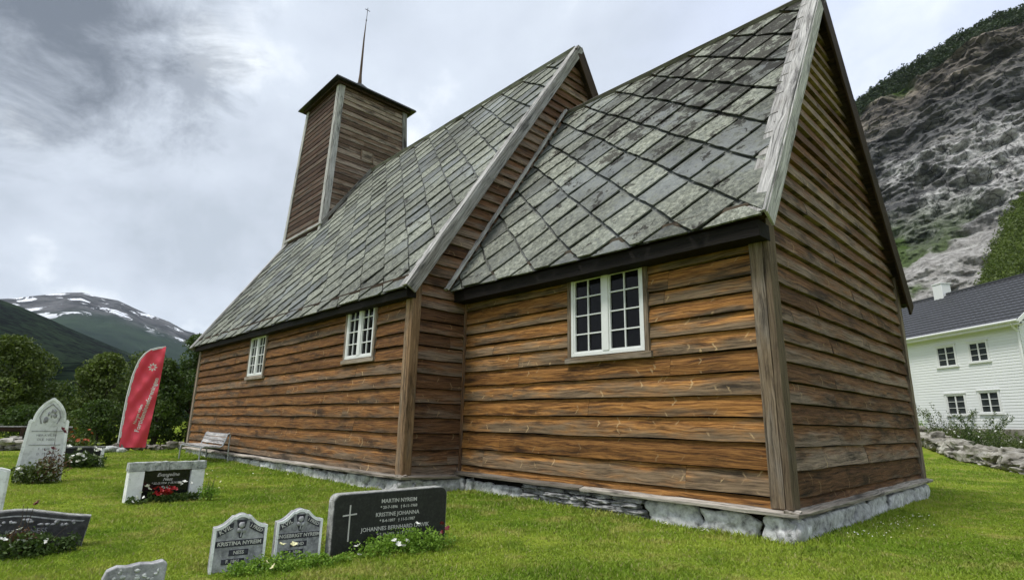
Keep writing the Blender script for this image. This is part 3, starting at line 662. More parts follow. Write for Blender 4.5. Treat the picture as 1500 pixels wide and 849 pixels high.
# ---- roofs of square slates laid on the diagonal
def clip(poly, ax, lim, keep_less):
    out = []
    for i in range(len(poly)):
        a, b = poly[i], poly[(i + 1) % len(poly)]; ia = (a[ax] <= lim) == keep_less or a[ax] == lim; ib = (b[ax] <= lim) == keep_less or b[ax] == lim
        if ia: out.append(a)
        if ia != ib: k = (lim - a[ax]) / (b[ax] - a[ax]); out.append((a[0] + (b[0] - a[0]) * k, a[1] + (b[1] - a[1]) * k))
    return out
def slates(name, EW, EE, RE, RW, sp=(1.0, .93), off=(.37, 0.), sag=0., mat=M_slate):
    """eave west/east, ridge east/west corners"""
    EW, EE, RE, RW = map(V, (EW, EE, RE, RW)); Lx = (EE - EW).length; Ls = ((RW - EW).length + (RE - EE).length) / 2
    nrm = (EE - EW).cross(RW - EW).normalized()
    if nrm.z < 0: nrm = -nrm
    def P(x, t, h=0.):
        a, b = x / Lx, t / Ls; p = EW.lerp(EE, a).lerp(RW.lerp(RE, a), b)
        return p + nrm * (h - sag * math.sin(math.pi * min(1, max(0, b))) * .5 + .012 * noise.noise(V((x * .6, t * .6, 3))))
    mb = MB(); flip = (EE - EW).cross(RW - EW).z < 0
    def add(pts, uv, ti):
        if flip: pts = pts[::-1]; uv = uv[::-1]
        mb.face(pts, uv, ti)
    # base sheet
    ns = 12
    for i in range(ns):
        for j in range(ns):
            q = [(Lx * (i + a) / ns, Ls * (j + b) / ns) for a, b in ((0, 0), (1, 0), (1, 1), (0, 1))]
            add([P(x, t, -.02) for x, t in q], q, .0)
    p0, p1 = math.floor((-off[0]) / sp[0]) - 1, int((Lx + Ls) / sp[0]) + 2; q0, q1 = int(-Lx / sp[1]) - 2, int(Ls / sp[1]) + 2
    cor = {}
    def C(i, j):
        if (i, j) not in cor:
            p = off[0] + i * sp[0] + random.uniform(-.03, .03); q = off[1] + j * sp[1] + random.uniform(-.03, .03); cor[i, j] = ((p - q) / 2, (p + q) / 2)
        return cor[i, j]
    for i in range(p0, p1):
        for j in range(q0, q1):
            cs = [C(i, j), C(i + 1, j), C(i + 1, j + 1), C(i, j + 1)]       # bottom, right, top, left
            cx = sum(c[0] for c in cs) / 4; ct = sum(c[1] for c in cs) / 4
            g_ = .027 + random.uniform(0, .008); poly = [(c[0] + (cx - c[0]) * g_ * 2.2, c[1] + (ct - c[1]) * g_ * 2.2) for c in cs]
            rr = random.uniform(-.022, .022); poly = [(cx + (a - cx) - (b - ct) * rr, ct + (b - ct) + (a - cx) * rr) for a, b in poly]
            # slightly chipped edges
            pp = []
            for k in range(4):
                a, b = poly[k], poly[(k + 1) % 4]; pp.append(a)
                for s_ in (.25, .5, .75): pp.append((a[0] + (b[0] - a[0]) * s_ + random.uniform(-.011, .011), a[1] + (b[1] - a[1]) * s_ + random.uniform(-.011, .011)))
            eb = -.03 + random.uniform(-.02, .03)
            for ax, lim, less in ((0, -.02, False), (0, Lx + .02, True), (1, eb, False), (1, Ls, True)):
                if len(pp) >= 3: pp = clip(pp, ax, lim, less)
            if len(pp) < 3: continue
            ti = random.random(); ta, tb = random.uniform(-.022, .022), random.uniform(.03, .075); lift = random.uniform(0, .008)
            H = lambda x, t: .028 + lift - (t - ct) * tb + (x - cx) * ta
            top = [P(x, t, H(x, t)) for x, t in pp]; low = [P(x, t, H(x, t) - .026) for x, t in pp]; add(top, pp, ti)
            n_ = len(pp)
            for k in range(n_):
                k2 = (k + 1) % n_; add([low[k], low[k2], top[k2], top[k]], [pp[k], pp[k2], pp[k2], pp[k]], ti * .4)
    return mb.build(name, mat, church)
CE, CW = 0.16, -6.20
croof = slates('chancel_roof', (CW, -.43, 3.565), (CE, -.41, 3.535), (CE, 3.40, 9.19), (CW, 3.28, 9.21))
slates('chancel_rear_roof', (CE, 7.13, 3.56), (CW, 7.13, 3.56), (CW, 3.30, 9.19), (CE, 3.42, 9.17))
NE, NW = -6.08, -20.86
slates('nave_roof', (NW, -1.60, 3.50), (NE, -1.60, 3.42), (NE, 3.60, 11.43), (NW, 3.35, 11.31), off=(-.05, .1))
slates('nave_rear_roof', (NE, 8.35, 3.5), (NW, 8.35, 3.5), (NW, 3.37, 11.29), (NE, 3.62, 11.41))
# soffits, eave beams
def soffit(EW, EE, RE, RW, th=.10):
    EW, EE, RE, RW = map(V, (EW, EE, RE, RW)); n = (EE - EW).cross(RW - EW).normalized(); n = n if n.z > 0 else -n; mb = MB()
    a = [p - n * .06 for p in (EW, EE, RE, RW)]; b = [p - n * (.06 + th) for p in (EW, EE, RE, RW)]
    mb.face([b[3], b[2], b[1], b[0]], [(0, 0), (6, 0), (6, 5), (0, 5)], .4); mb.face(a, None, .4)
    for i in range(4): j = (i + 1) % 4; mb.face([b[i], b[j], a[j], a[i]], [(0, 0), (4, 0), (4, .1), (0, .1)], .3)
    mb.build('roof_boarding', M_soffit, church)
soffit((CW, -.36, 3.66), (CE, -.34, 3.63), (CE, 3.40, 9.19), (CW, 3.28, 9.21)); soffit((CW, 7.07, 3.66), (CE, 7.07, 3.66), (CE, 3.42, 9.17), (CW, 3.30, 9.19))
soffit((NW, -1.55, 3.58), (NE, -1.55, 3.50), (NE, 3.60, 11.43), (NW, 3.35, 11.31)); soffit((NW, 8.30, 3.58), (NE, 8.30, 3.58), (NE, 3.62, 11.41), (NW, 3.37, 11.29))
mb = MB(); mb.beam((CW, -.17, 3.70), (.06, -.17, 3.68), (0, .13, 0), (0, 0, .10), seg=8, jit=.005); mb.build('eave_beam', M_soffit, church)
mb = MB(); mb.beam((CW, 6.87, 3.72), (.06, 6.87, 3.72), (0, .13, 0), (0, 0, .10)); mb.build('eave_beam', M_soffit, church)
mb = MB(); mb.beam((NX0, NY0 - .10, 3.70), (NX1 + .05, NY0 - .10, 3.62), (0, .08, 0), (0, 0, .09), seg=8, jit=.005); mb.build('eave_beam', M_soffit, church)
mb = MB(); mb.beam((CW, -.20, 3.43), (.10, -.20, 3.385), (0, .165, 0), (0, 0, .105), seg=8, jit=.004); mb.build('eave_shade_box', M_dark, church)  # black box added below the chancel eave to stand for its shadow
mb = MB(); mb.beam((NX0 - .05, NY0 - .14, 3.40), (NX1 + .10, NY0 - .14, 3.32), (0, .11, 0), (0, 0, .075), seg=10, jit=.004); mb.build('eave_shade_box', M_dark, church)  # same painted eave shadow along the nave
# verge boards : a board lying on the roof edge and a barge board under it
def verge(E, Rg, x, drop=.24, wid=.30, side=1, matb=None, low=.12):
    E, Rg = V(E), V(Rg); d = (Rg - E).normalized(); E = E - d * low
    n = d.cross(V((1, 0, 0))); n = n if n.z > 0 else -n
    mb = MB()
    mb.beam(V((x - side * wid * .25, E.y, E.z)) + n * .085, V((x - side * wid * .25, Rg.y, Rg.z)) + n * .085, (wid * .30, 0, 0), n * .018, seg=16, jit=.004)
    u = 0.; Lr = (Rg - E).length
    while u < Lr - .1:
        w_ = min(random.uniform(.38, .62), Lr - u); a = E + d * u; b = E + d * (u + w_ - .008); k_ = random.uniform(0, .004)
        mb.beam(V((x - side * wid * .72, a.y, a.z)) + n * (.066 + k_), V((x - side * wid * .72, b.y, b.z)) + n * (.060 + k_), (wid * .30, 0, 0), n * .016, tint=random.uniform(.35, .65), seg=3, jit=.001); u += w_
    o = mb.build('verge_capping', M_verge, church); bevel(o, .004, 1)
    mb = MB()
    mb.beam(V((x + side * .012, E.y, E.z)) - n * (drop / 2 - .066), V((x + side * .012, Rg.y, Rg.z)) - n * (drop / 2 - .066), (.02, 0, 0), n * drop / 2, seg=16, jit=.003)
    o = mb.build('barge_board', matb or M_verge, church); bevel(o, .005, 1)
verge((0, -.27, 3.62), (0, 3.41, 9.22), .20); verge((0, 7.10, 3.60), (0, 3.41, 9.22), .20, matb=M_soffit, drop=.42)
verge((0, -1.50, 3.50), (0, 3.63, 11.45), -6.03, wid=.26, drop=.22); verge((0, 8.35, 3.5), (0, 3.63, 11.45), -6.03, wid=.26, drop=.34, matb=M_soffit)
verge((0, -1.58, 3.50), (0, 3.36, 11.30), -20.92, wid=.2, side=-1, drop=.16); verge((0, 8.33, 3.5), (0, 3.36, 11.30), -20.92, wid=.2, side=-1, drop=.16)
# flashing board where the chancel roof meets the nave gable
mb = MB(); e, r_ = V((-6.17, -.52, 3.50)), V((-6.17, 3.22, 9.24)); d = (r_ - e).normalized(); n = d.cross(V((1, 0, 0))); n = n if n.z > 0 else -n
mb.beam(e + n * .09, r_ + n * .09, (.055, 0, 0), n * .03, seg=14, jit=.005); o = mb.build('flashing_board', M_verge, church); bevel(o, .004, 1)
# ridge boards
mb = MB(); mb.beam((CW, 3.29, 9.235), (CE - .1, 3.41, 9.215), (0, .07, -.08), (0, .02, .02), seg=12, jit=.006); mb.build('ridge_board', M_verge, church)
mb = MB(); mb.beam((-17.5, 3.41, 11.36), (NE - .1, 3.61, 11.45), (0, .07, -.1), (0, .02, .02), seg=12, jit=.006); mb.build('ridge_board', M_verge, church)

# ---- bell tower
TC = V((-19.33, 3.35, 0)); T0, T1, TS0, TS1 = 8.0, 15.0, 1.93, 1.62    # half sizes at the two heights
tzs = [round(T0 - 1.2 + .235 * i, 3) for i in range(60)]; tzs = [z for z in tzs if z < T1 + .12]
hs = lambda z: TS0 + (TS1 - TS0) * (z - T0) / (T1 - T0)
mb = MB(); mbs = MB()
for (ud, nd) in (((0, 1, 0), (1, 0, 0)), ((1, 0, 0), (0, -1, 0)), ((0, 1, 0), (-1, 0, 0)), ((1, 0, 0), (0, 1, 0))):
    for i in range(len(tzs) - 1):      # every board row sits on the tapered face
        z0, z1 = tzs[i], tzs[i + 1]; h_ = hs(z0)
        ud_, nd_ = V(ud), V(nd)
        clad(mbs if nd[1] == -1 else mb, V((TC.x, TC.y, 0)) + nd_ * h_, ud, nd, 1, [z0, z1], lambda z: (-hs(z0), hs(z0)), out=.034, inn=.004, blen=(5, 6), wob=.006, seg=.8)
tower = mb.build('bell_tower', M_tower, church); mbs.build('south_cladding', M_towerS, tower)
for sx in (-1, 1):
    for sy in (-1, 1):
        mb = MB()
        for (w, t, ox, oy) in (((.11, 0, 0), (0, .02, 0), -sx * .085, sy * .058), ((0, .11, 0), (.02, 0, 0), sx * .058, -sy * .075)):
            a = V((TC.x + sx * hs(T0 - 1) + ox, TC.y + sy * hs(T0 - 1) + oy, T0 - 1)); b = V((TC.x + sx * hs(T1) + ox, TC.y + sy * hs(T1) + oy, T1 + .05)); mb.beam(a, b, w, t, seg=8, jit=.003)
        o = mb.build('corner_board', M_verge, tower)
# flared pyramid cap
mb = MB(); prof = [(2.0, 15.02), (1.97, 15.10), (1.45, 15.42), (.85, 15.86), (.34, 16.22), (.10, 16.5)]
for k in range(len(prof) - 1):
    (r0, z0), (r1, z1) = prof[k], prof[k + 1]
    for a in range(4):
        c4 = [(-1, -1), (1, -1), (1, 1), (-1, 1)]; p, q = c4[a], c4[(a + 1) % 4]
        mb.face([(TC.x + p[0] * r0, TC.y + p[1] * r0, z0), (TC.x + q[0] * r0, TC.y + q[1] * r0, z0), (TC.x + q[0] * r1, TC.y + q[1] * r1, z1), (TC.x + p[0] * r1, TC.y + p[1] * r1, z1)], [(0, 0), (3, 0), (3, 1), (0, 1)], .5)
mb.face([(TC.x - 2, TC.y - 2, 15.02), (TC.x - 2, TC.y + 2, 15.02), (TC.x + 2, TC.y + 2, 15.02), (TC.x + 2, TC.y - 2, 15.02)], None, .2)
mb.build('tower_roof', M_tin, tower)
mb = MB(); mb.beam((TC.x, TC.y, 15.01), (TC.x, TC.y, 14.9), (1.8, 0, 0), (0, 1.8, 0)); mb.build('tower_cornice', M_soffit, tower)
mb = MB(); mb.tube([(TC.x, TC.y, 16.5), (TC.x, TC.y, 17.0), (TC.x + .01, TC.y, 19.0), (TC.x + .03, TC.y + .02, 20.1)], [.10, .065, .038, .015], 8)
spire = mb.build('spire', M_tower, tower, True)
mb = MB(); mb.tube([(TC.x + .03, TC.y + .02, 19.9), (TC.x + .05, TC.y + .03, 20.75)], .014, 6); mb.rock((TC.x + .03, TC.y + .02, 20.05), (.035, .035, .035), 1, 0, 0., 2)
mb.beam((TC.x + .05, TC.y - .10, 20.62), (TC.x + .05, TC.y + .16, 20.62), (.010, 0, 0), (0, 0, .012))
mb.build('finial', M_iron, tower)
# small hatch on the east face and flashing along the roof slope
hx = TC.x + hs(12.0) + .045; mb = MB()
for (a, b) in (((hx, 2.88, 11.75), (hx, 2.88, 12.25)), ((hx, 3.42, 11.75), (hx, 3.42, 12.25)), ((hx, 2.84, 11.75), (hx, 3.46, 11.75)), ((hx, 2.84, 12.25), (hx, 3.46, 12.25))): mb.beam(a, b, (.02, 0, 0), (0, .03, .03) if a[1] != b[1] else (0, .03, 0))
mb.beam((hx - .005, 2.9, 12.0), (hx - .005, 3.4, 12.0), (.012, 0, 0), (0, 0, .23)); mb.build('hatch', M_tower, tower)
mb = MB(); x = TC.x + TS0 + .06
mb.beam((x + .02, TC.y - TS0 - .06, 8.42), (x - .10, 3.36, 11.42), (.03, 0, 0), (0, -.05, .03), seg=6, jit=.003)
mb.beam((NW, TC.y - TS0 - .08, 8.43), (x + .05, TC.y - TS0 - .08, 8.43), (0, .03, 0), (0, 0, .05)); mb.build('tower_flashing', M_verge, tower)
# thin valley air
m, N = newmat('valley_air'); pv_ = N('VolumePrincipled', Color=(.80, .88, 1.0, 1), Density=2.6e-5, Anisotropy=.1); o = N('OutputMaterial'); m.node_tree.links.new(pv_.outputs[0], o.inputs['Volume'])
mb = MB(); mb.beam((-8000, 0, 648), (3500, 0, 648), (0, 8000, 0), (0, 0, 650), jit=0); hz = mb.build('haze', m); tag(hz, 'thin blue valley haze', 'haze', kind='stuff')
#---MARK2

# ================================================================== GRAVESTONES
def extrude(mb, pts, y0, y1, tint=.5, fi=0, ei=0, seg=False):
    """outline in x,z extruded from y0 (front) to y1"""
    n = len(pts); F = [(x, y0, z) for x, z in pts]; B = [(x, y1, z) for x, z in pts]
    mb.face(F, [(x, z) for x, z in pts], tint, mi=fi); mb.face(B[::-1], [(x, z) for x, z in pts][::-1], tint, mi=ei)
    for i in range(n): j = (i + 1) % n; mb.face([F[j], F[i], B[i], B[j]], None, tint, mi=ei)
def lettering(name, body, size, x, z, y, mat, parent, shear=0., spacing=1., rot=0., bold=.0, up=0.):
    cu = bpy.data.curves.new('txt', 'FONT'); cu.body = body; cu.size = size; cu.align_x = 'CENTER'; cu.align_y = 'CENTER'; cu.extrude = .0012; cu.shear = shear; cu.space_character = spacing; cu.offset = bold; cu.resolution_u = 2
    to = bpy.data.objects.new('txt', cu); COL.objects.link(to); dg = bpy.context.evaluated_depsgraph_get(); me = bpy.data.meshes.new_from_object(to.evaluated_get(dg))
    bpy.data.objects.remove(to); bpy.data.curves.remove(cu); me.name = name; me.transform(Matrix.Translation((x, y, z)) @ Matrix.Rotation(rot, 4, 'Y') @ Matrix.Rotation(R(90), 4, 'X'))
    me.materials.clear(); me.materials.append(mat); o = bpy.data.objects.new(name, me); COL.objects.link(o); o.parent = parent; return o
def arc(cx, cz, r, a0, a1, n): return [(cx + r * math.cos(R(a0 + (a1 - a0) * i / n)), cz + r * math.sin(R(a0 + (a1 - a0) * i / n))) for i in range(n + 1)]
G0 = -.36
# black stone
t = empty('gravestone', (-2.49, -3.85, G0 - .03), 'wide low black granite gravestone with rounded corners, white cross and three names', 'gravestone', R(83))
w, h, r = .615, .615, .07
pts = [(-w, 0), (w, 0)] + arc(w - r, h - r, r, 0, 90, 6) + arc(-w + r, h - r - .02, r, 90, 180, 6)
mb = MB(); extrude(mb, pts, -.07, .07); o = bevel(mb.build('slab', M_black, t), .006, 2)
mb = MB(); pe = [(x * 1.012, z * (1.01 if z > 0 else 1)) for x, z in pts]; extrude(mb, pe, -.058, .082); mb.build('rough_edge', M_edge, t)
mb = MB(); mb.beam((-.46, -.073, .17), (-.46, -.073, .50), (.006, 0, 0), (0, .003, 0)); mb.beam((-.53, -.0735, .405), (-.39, -.0735, .415), (0, 0, .006), (0, .003, 0)); mb.build('cross', M_text, t)
for k, (s_, x, z, sz) in enumerate((('MARTIN NYREIM', .06, .515, .062), ('* 20-7-1896   † 8-11-1968', .06, .455, .045), ('KRISTINE JOHANNA', .05, .388, .062), ('* 8-4-1897   † 11-5-1987', .05, .328, .045), ('JOHANNES BERNHARD LARVIK', .04, .258, .062), ('* 7-10-1923   † 19-2-2001', .04, .2, .045))):
    lettering('lettering', s_, sz * .86, x, z, -.0715, M_text, t, bold=.0006)
# two small grey stones with a pointed, shouldered top
def shouldered(loc, rz, w, h, label, name1, lines, group):
    t = empty('gravestone', loc, label, 'gravestone', rz, group)
    sh = h * .79
    def outline(w, h, sh, k=1.):
        L_ = []
        for i in range(9):
            q = i / 8; x = w - (w * .66) * q; z = sh + (h - sh) * .72 * (q ** 1.5 * 1.15 - .13 * math.sin(q * math.pi)); L_.append((x, z))
        T_ = arc(0, L_[-1][1] - .02, w * .36, 35, 145, 8)
        return [(-w, 0), (w, 0), (w, sh - .01)] + L_ + [(a, b + (h - max(c[1] for c in T_))) for a, b in T_][1:-1] + [(-x, z) for x, z in L_[::-1]] + [(-w, sh - .01)]
    pts = outline(w, h, sh); mb = MB(); extrude(mb, pts, -.045, .05); bevel(mb.build('slab', M_grey, t), .005, 1)
    # raised rim and dark recessed bands
    ins = [(x * .90, .03 + (z - .03) * .945) for x, z in pts]; mb = MB(); n = len(pts)
    for i in range(n):
        j = (i + 1) % n; a, b, c, d = pts[i], pts[j], ins[j], ins[i]
        mb.face([(a[0], -.052, a[1]), (b[0], -.052, b[1]), (c[0], -.052, c[1]), (d[0], -.052, d[1])], None, .9)
        mb.face([(d[0], -.052, d[1]), (c[0], -.052, c[1]), (c[0], -.046, c[1]), (d[0], -.046, d[1])], None, .9); mb.face([(b[0], -.052, b[1]), (a[0], -.052, a[1]), (a[0], -.04, a[1]), (b[0], -.04, b[1])], None, .9)
    mb.build('rim', M_white, t)
    mb = MB()
    mb.box((0, -.0465, h * .515), (w * .89, .002, h * .052), .3); mb.box((.0, -.0465, h * .36), (w * .36, .002, h * .048), .4)
    mb.box((-w * .18, -.0465, h * .22), (w * .42, .002, h * .042), .4)
    for s_ in (-1, 1): mb.beam((s_ * w * .85, -.0463, h * .685), (s_ * w * .30, -.0463, h * .81), (0, 0, h * .055), (0, .002, 0), .3)
    mb.beam((0, -.0467, h * .9), (0, -.0467, h * .6), (w * .2, 0, 0), (0, .002, 0), .2, taper=.25)
    mb.build('relief_band', M_greyd, t)
    # rose emblem
    mb = MB(); mb.rock((0, -.055, h * .815), (w * .12, .012, w * .13), 3, .3, .9, 2); mb.rock((-w * .08, -.052, h * .73), (w * .08, .008, w * .1), 5, .3, .9, 2); mb.rock((w * .1, -.052, h * .72), (w * .07, .008, w * .09), 7, .3, .9, 2); mb.tube([(0, -.05, h * .8), (.004, -.051, h * .7), (0, -.05, h * .62)], .006, 6, .9)
    mb.build('rose_relief', M_grey, t, True)
    a_ = math.atan2(h * .125, w * .55)
    lettering('lettering', 'KVIL', .050, -w * .58, h * .745, -.0495, M_text, t, rot=-a_, spacing=1.05, bold=.001); lettering('lettering', 'I FRED', .040, w * .58, h * .745, -.0495, M_text, t, rot=a_, bold=.001)
    lettering('lettering', name1, .043, 0, h * .515, -.0495, M_text, t, bold=.0012)
    for (s_, x, z, sz) in lines: lettering('lettering', s_, sz, x, z * h, -.0495, M_text, t, bold=.001)
    return t
gp = 'small grey shouldered gravestones'
shouldered((-2.62, -5.275, G0 - .02), R(80), .213, .485, 'left of the two small grey shouldered gravestones with carved rose, in the foreground grass', 'KRISTINA NYREIM', (('NESS', 0, .36, .038), ('F. 1861', -.04, .22, .036)), gp)
shouldered((-2.66, -4.735, G0 - .02), R(82), .208, .475, 'small grey shouldered gravestone with carved rose standing next to the wide black stone', 'INGEBRIGT NYREIM', (('LAND', 0, .36, .036), ('F. 1859', -.03, .22, .034)), gp)
# frame-like stone with polished black plate
t = empty('gravestone', (-7.66, -4.78, G0 - .02), 'pale stone gravestone with polished black name plate and red flowers before it', 'gravestone', R(95))
for x in (-.43, .435):
    mb = MB(); mb.box((x, 0, .235), (.102, .075, .235), .8, .003); bevel(mb.build('side_block', M_white, t), .008, 2)
mb = MB(); mb.beam((-.545, 0, .535), (-.01, 0, .54), (0, .085, 0), (0, 0, .062), .5, 8, .006); mb.beam((.0, 0, .54), (.545, 0, .535), (0, .085, 0), (0, 0, .06), .6, 8, .006); mb.build('cap_stone', M_lich, t)
mb = MB(); mb.box((0, .01, .235), (.322, .05, .234), .5); mb.build('name_plate', M_blackp, t)
for (s_, z, sz) in (('Evangeline', .405, .075), ('Ness', .335, .065), ('* 22.12.1914  † 13.10.2002', .28, .04), ('Reidar', .215, .065)): lettering('lettering', s_, sz, .01, z, -.0415, M_text, t, shear=.35, bold=.001)
# tall white pointed stone
t = empty('gravestone', (-11.72, -6.07, G0 - .03), 'tall white marble gravestone with gothic pointed top and leaf relief', 'gravestone', R(88))
w = .31
top = [(w, 1.17), (w - .03, 1.205), (w - .055, 1.19), (w - .06, 1.25)] + [(a, b) for a, b in ((.235, 1.32), (.20, 1.41), (.15, 1.49), (.09, 1.56), (.025, 1.615), (0, 1.63))]
pts = [(-w - .05, 0), (w + .05, 0), (w + .045, .3)] + top + [(-a, b) for a, b in top[::-1][1:]] + [(-w - .045, .3)]
mb = MB(); extrude(mb, pts, -.06, .08); bevel(mb.build('slab', M_white, t), .008, 2)
mb = MB(); ins = [(x * .86, .1 + (z - .1) * .965) for x, z in pts]
for i in range(len(pts)):
    j = (i + 1) % len(pts); a, b, c, d = pts[i], pts[j], ins[j], ins[i]
    mb.face([(a[0], -.072, a[1]), (b[0], -.072, b[1]), (c[0], -.072, c[1]), (d[0], -.072, d[1])], None, 1); mb.face([(d[0], -.072, d[1]), (c[0], -.072, c[1]), (c[0], -.05, c[1]), (d[0], -.05, d[1])], None, .9); mb.face([(b[0], -.072, b[1]), (a[0], -.072, a[1]), (a[0], -.05, a[1]), (b[0], -.05, b[1])], None, .9)
mb.build('rim', M_white, t)
mb = MB()
mb.tube([(-.12, -.065, 1.12), (-.16, -.068, 1.25), (-.12, -.068, 1.38), (0, -.068, 1.5), (.12, -.068, 1.38), (.16, -.068, 1.25), (.12, -.065, 1.12)], .010, 6, .3)
for k in range(9): a = k * .7; mb.rock((.07 * math.cos(a), -.063, 1.27 + .1 * math.sin(a * 1.3)), (.035, .012, .05), k + 2, .3, .4, 1, a)
for z in (.98, .72): mb.box((0, -.064, z), (.24, .004, .006), .2)
mb.build('relief', M_grey, t, True)
for k, (s_, z) in enumerate((('HER KVILER', .90), ('OLE  NESS', .82), ('F. 1840', .64), ('D. 1911', .55))): lettering('lettering', s_, .06, 0, z, -.0625, M_grey, t)
# small white stone cut by the frame
t = empty('gravestone', (-7.3, -6.97, G0 - .02), 'plain small white gravestone at the left edge of the photo', 'gravestone', R(88))
pts = [(-.3, 0), (.3, 0), (.29, .575), (.2, .605), (0, .62), (-.2, .605), (-.29, .575)]
mb = MB(); extrude(mb, pts, -.05, .05); bevel(mb.build('slab', M_white, t), .008, 2)
mb = MB(); extrude(mb, [(x * .9, .05 + z * .88) for x, z in pts], -.056, -.049, .9); mb.build('face_panel', M_white, t)
lettering('lettering', 'PEDER NESS', .06, 0, .42, -.0585, M_grey, t)
# dark stone with arched top
M_blk2 = stone('granite_dark', (.015, .015, .016), (.035, .034, .036), (.08, .078, .08), 22., .6, .2)
t = empty('gravestone', (-4.62, -6.70, G0 - .03), 'dark grey gravestone with shallow arched top behind white and red flowers', 'gravestone', R(84))
pts = [(-.56, 0), (.56, 0), (.60, .305), (.42, .33), (.25, .365), (.12, .393), (0, .40), (-.12, .393), (-.25, .365), (-.42, .33), (-.60, .305)]
mb = MB(); extrude(mb, pts, -.06, .06); bevel(mb.build('slab', M_blk2, t), .006, 2)
mb = MB(); pe = [(x * 1.01, z * 1.02) for x, z in pts]; extrude(mb, pe, -.045, .075); mb.build('rough_edge', M_edge, t)
mb = MB(); n = len(pts); ins = [(x * .93, .03 + (z - .03) * .9) for x, z in pts]
for i in range(2, n - 1):
    j = (i + 1) % n; a, b, c, d = ins[i], ins[j], (ins[j][0] * .97, ins[j][1] - .012), (ins[i][0] * .97, ins[i][1] - .012); mb.face([(q[0], -.0635, q[1]) for q in (a, b, c, d)], None, .8)
for k in range(26):
    q = random.uniform(-.5, .5); mb.rock((q, -.06, .335 - abs(q) * .12 + random.uniform(-.045, .0)), (random.uniform(.014, .035), .010, random.uniform(.012, .022)), k, .3, .6, 1)
mb.build('floral_relief', M_grey, t, True)
lettering('lettering', 'KNUT NESS', .06, .12, .21, -.0615, M_grey, t, bold=.001)
# very low rough stone at the bottom edge
t = empty('gravestone', (-2.43, -6.06, G0 - .03), 'tiny lichen-covered grey gravestone, its top just showing at the bottom of the photo', 'gravestone', R(84))
mb = MB(); pts = [(-.19, 0), (.19, 0), (.2, .215), (.17, .24), (.10, .228), (.02, .235), (-.06, .222), (-.12, .23), (-.18, .205), (-.2, .15)]; extrude(mb, pts, -.045, .045); o = mb.build('slab', M_grey, t); bevel(o, .008, 2)
mb = MB()
for k in range(14): mb.rock((random.uniform(-.16, .16), -.046, random.uniform(.12, .2)), (random.uniform(.008, .025), .006, random.uniform(.008, .02)), k, .3, .9, 1)
mb.build('carved_leaves', M_lich, t, True)
# dark stone far left with flowering bush
t = empty('gravestone', (-15.1, -5.15, G0 - .03), 'dark low gravestone behind the tall white stone, near the far field wall', 'gravestone', R(92))
mb = MB(); extrude(mb, [(-.5, 0), (.48, 0), (.5, .5), (-.5, .5)], -.06, .06); bevel(mb.build('slab', M_black, t), .006, 2)
mb = MB(); mb.beam((-.53, 0, .52), (.55, 0, .51), (0, .09, 0), (0, 0, .018), .3, 4, .002); mb.build('cap_stone', M_thin, t)
mb = MB(); mb.box((.50, -.02, .24), (.035, .07, .24), .9); mb.build('side_block', M_white, t)

# ================================================================== PLANTINGS
def planting(loc, label, rx, ry, h, leaf, n, size, flowers=(), stems=0, name='flowering_plant', cat='plant', rz=0., group=None, up=False):
    t = empty(name, loc, label, cat, rz, group); Qs, Ts = [], []
    for k in range(int(n / 40) + 1):
        a = random.uniform(0, 6.283); r_ = math.sqrt(random.random()); c = (rx * r_ * math.cos(a), ry * r_ * math.sin(a), h * random.uniform(.15, .75) * (1 - .45 * r_ * r_))
        q, tt = leafquads(c, h * random.uniform(.2, .34), 40, size, 1., random.choice((0, .15, .35))); Qs.append(q); Ts.append(tt)
    for q in Qs: q[:, :, 2] = np.maximum(q[:, :, 2], .005)
    leafmesh('foliage', Qs, Ts, leaf, t)
    if stems:
        mb = MB()
        for k in range(stems):
            a = random.uniform(0, 6.283); b = V((rx * .5 * math.cos(a), ry * .5 * math.sin(a), 0)); e = b * random.uniform(1.2, 2.) + V((0, 0, h * random.uniform(.8, 1.25))); mb.tube([b, b.lerp(e, .5) + V((random.uniform(-.03, .03), random.uniform(-.03, .03), .02)), e], [.006, .004, .002], 5)
        mb.build('stems', M_bark, t)
    for (mat, pos, fs) in flowers:
        proto = None
        for (x, y, z) in pos:
            if proto is None:
                mb = MB()
                for k in range(11):
                    a = k * 2.4; tl = .25 + .1 * (k % 4); r0 = fs * (.35 if k > 6 else 1.)
                    d = V((math.cos(a), math.sin(a), 0)); s_ = V((-d.y, d.x, 0)); z0 = .006 * (k > 6)
                    mb.face([V((0, 0, z0)), d * r0 * .55 + s_ * r0 * .42 + V((0, 0, r0 * tl)), d * r0 + V((0, 0, r0 * (tl + .15))), d * r0 * .55 - s_ * r0 * .42 + V((0, 0, r0 * tl))], None, random.random())
                proto = mb.build('flower', mat, t); f = proto
            else: f = proto.copy(); COL.objects.link(f); f.parent = t
            f.location = (x, y, z); f.rotation_euler = (random.uniform(.1, .9), random.uniform(-.4, .4), random.uniform(0, 6)); s_ = random.uniform(.75, 1.25); f.scale = (s_,) * 3
    return t
rp = lambda n, x0, x1, y0, y1, z0, z1: [(random.uniform(x0, x1), random.uniform(y0, y1), random.uniform(z0, z1)) for _ in range(n)]
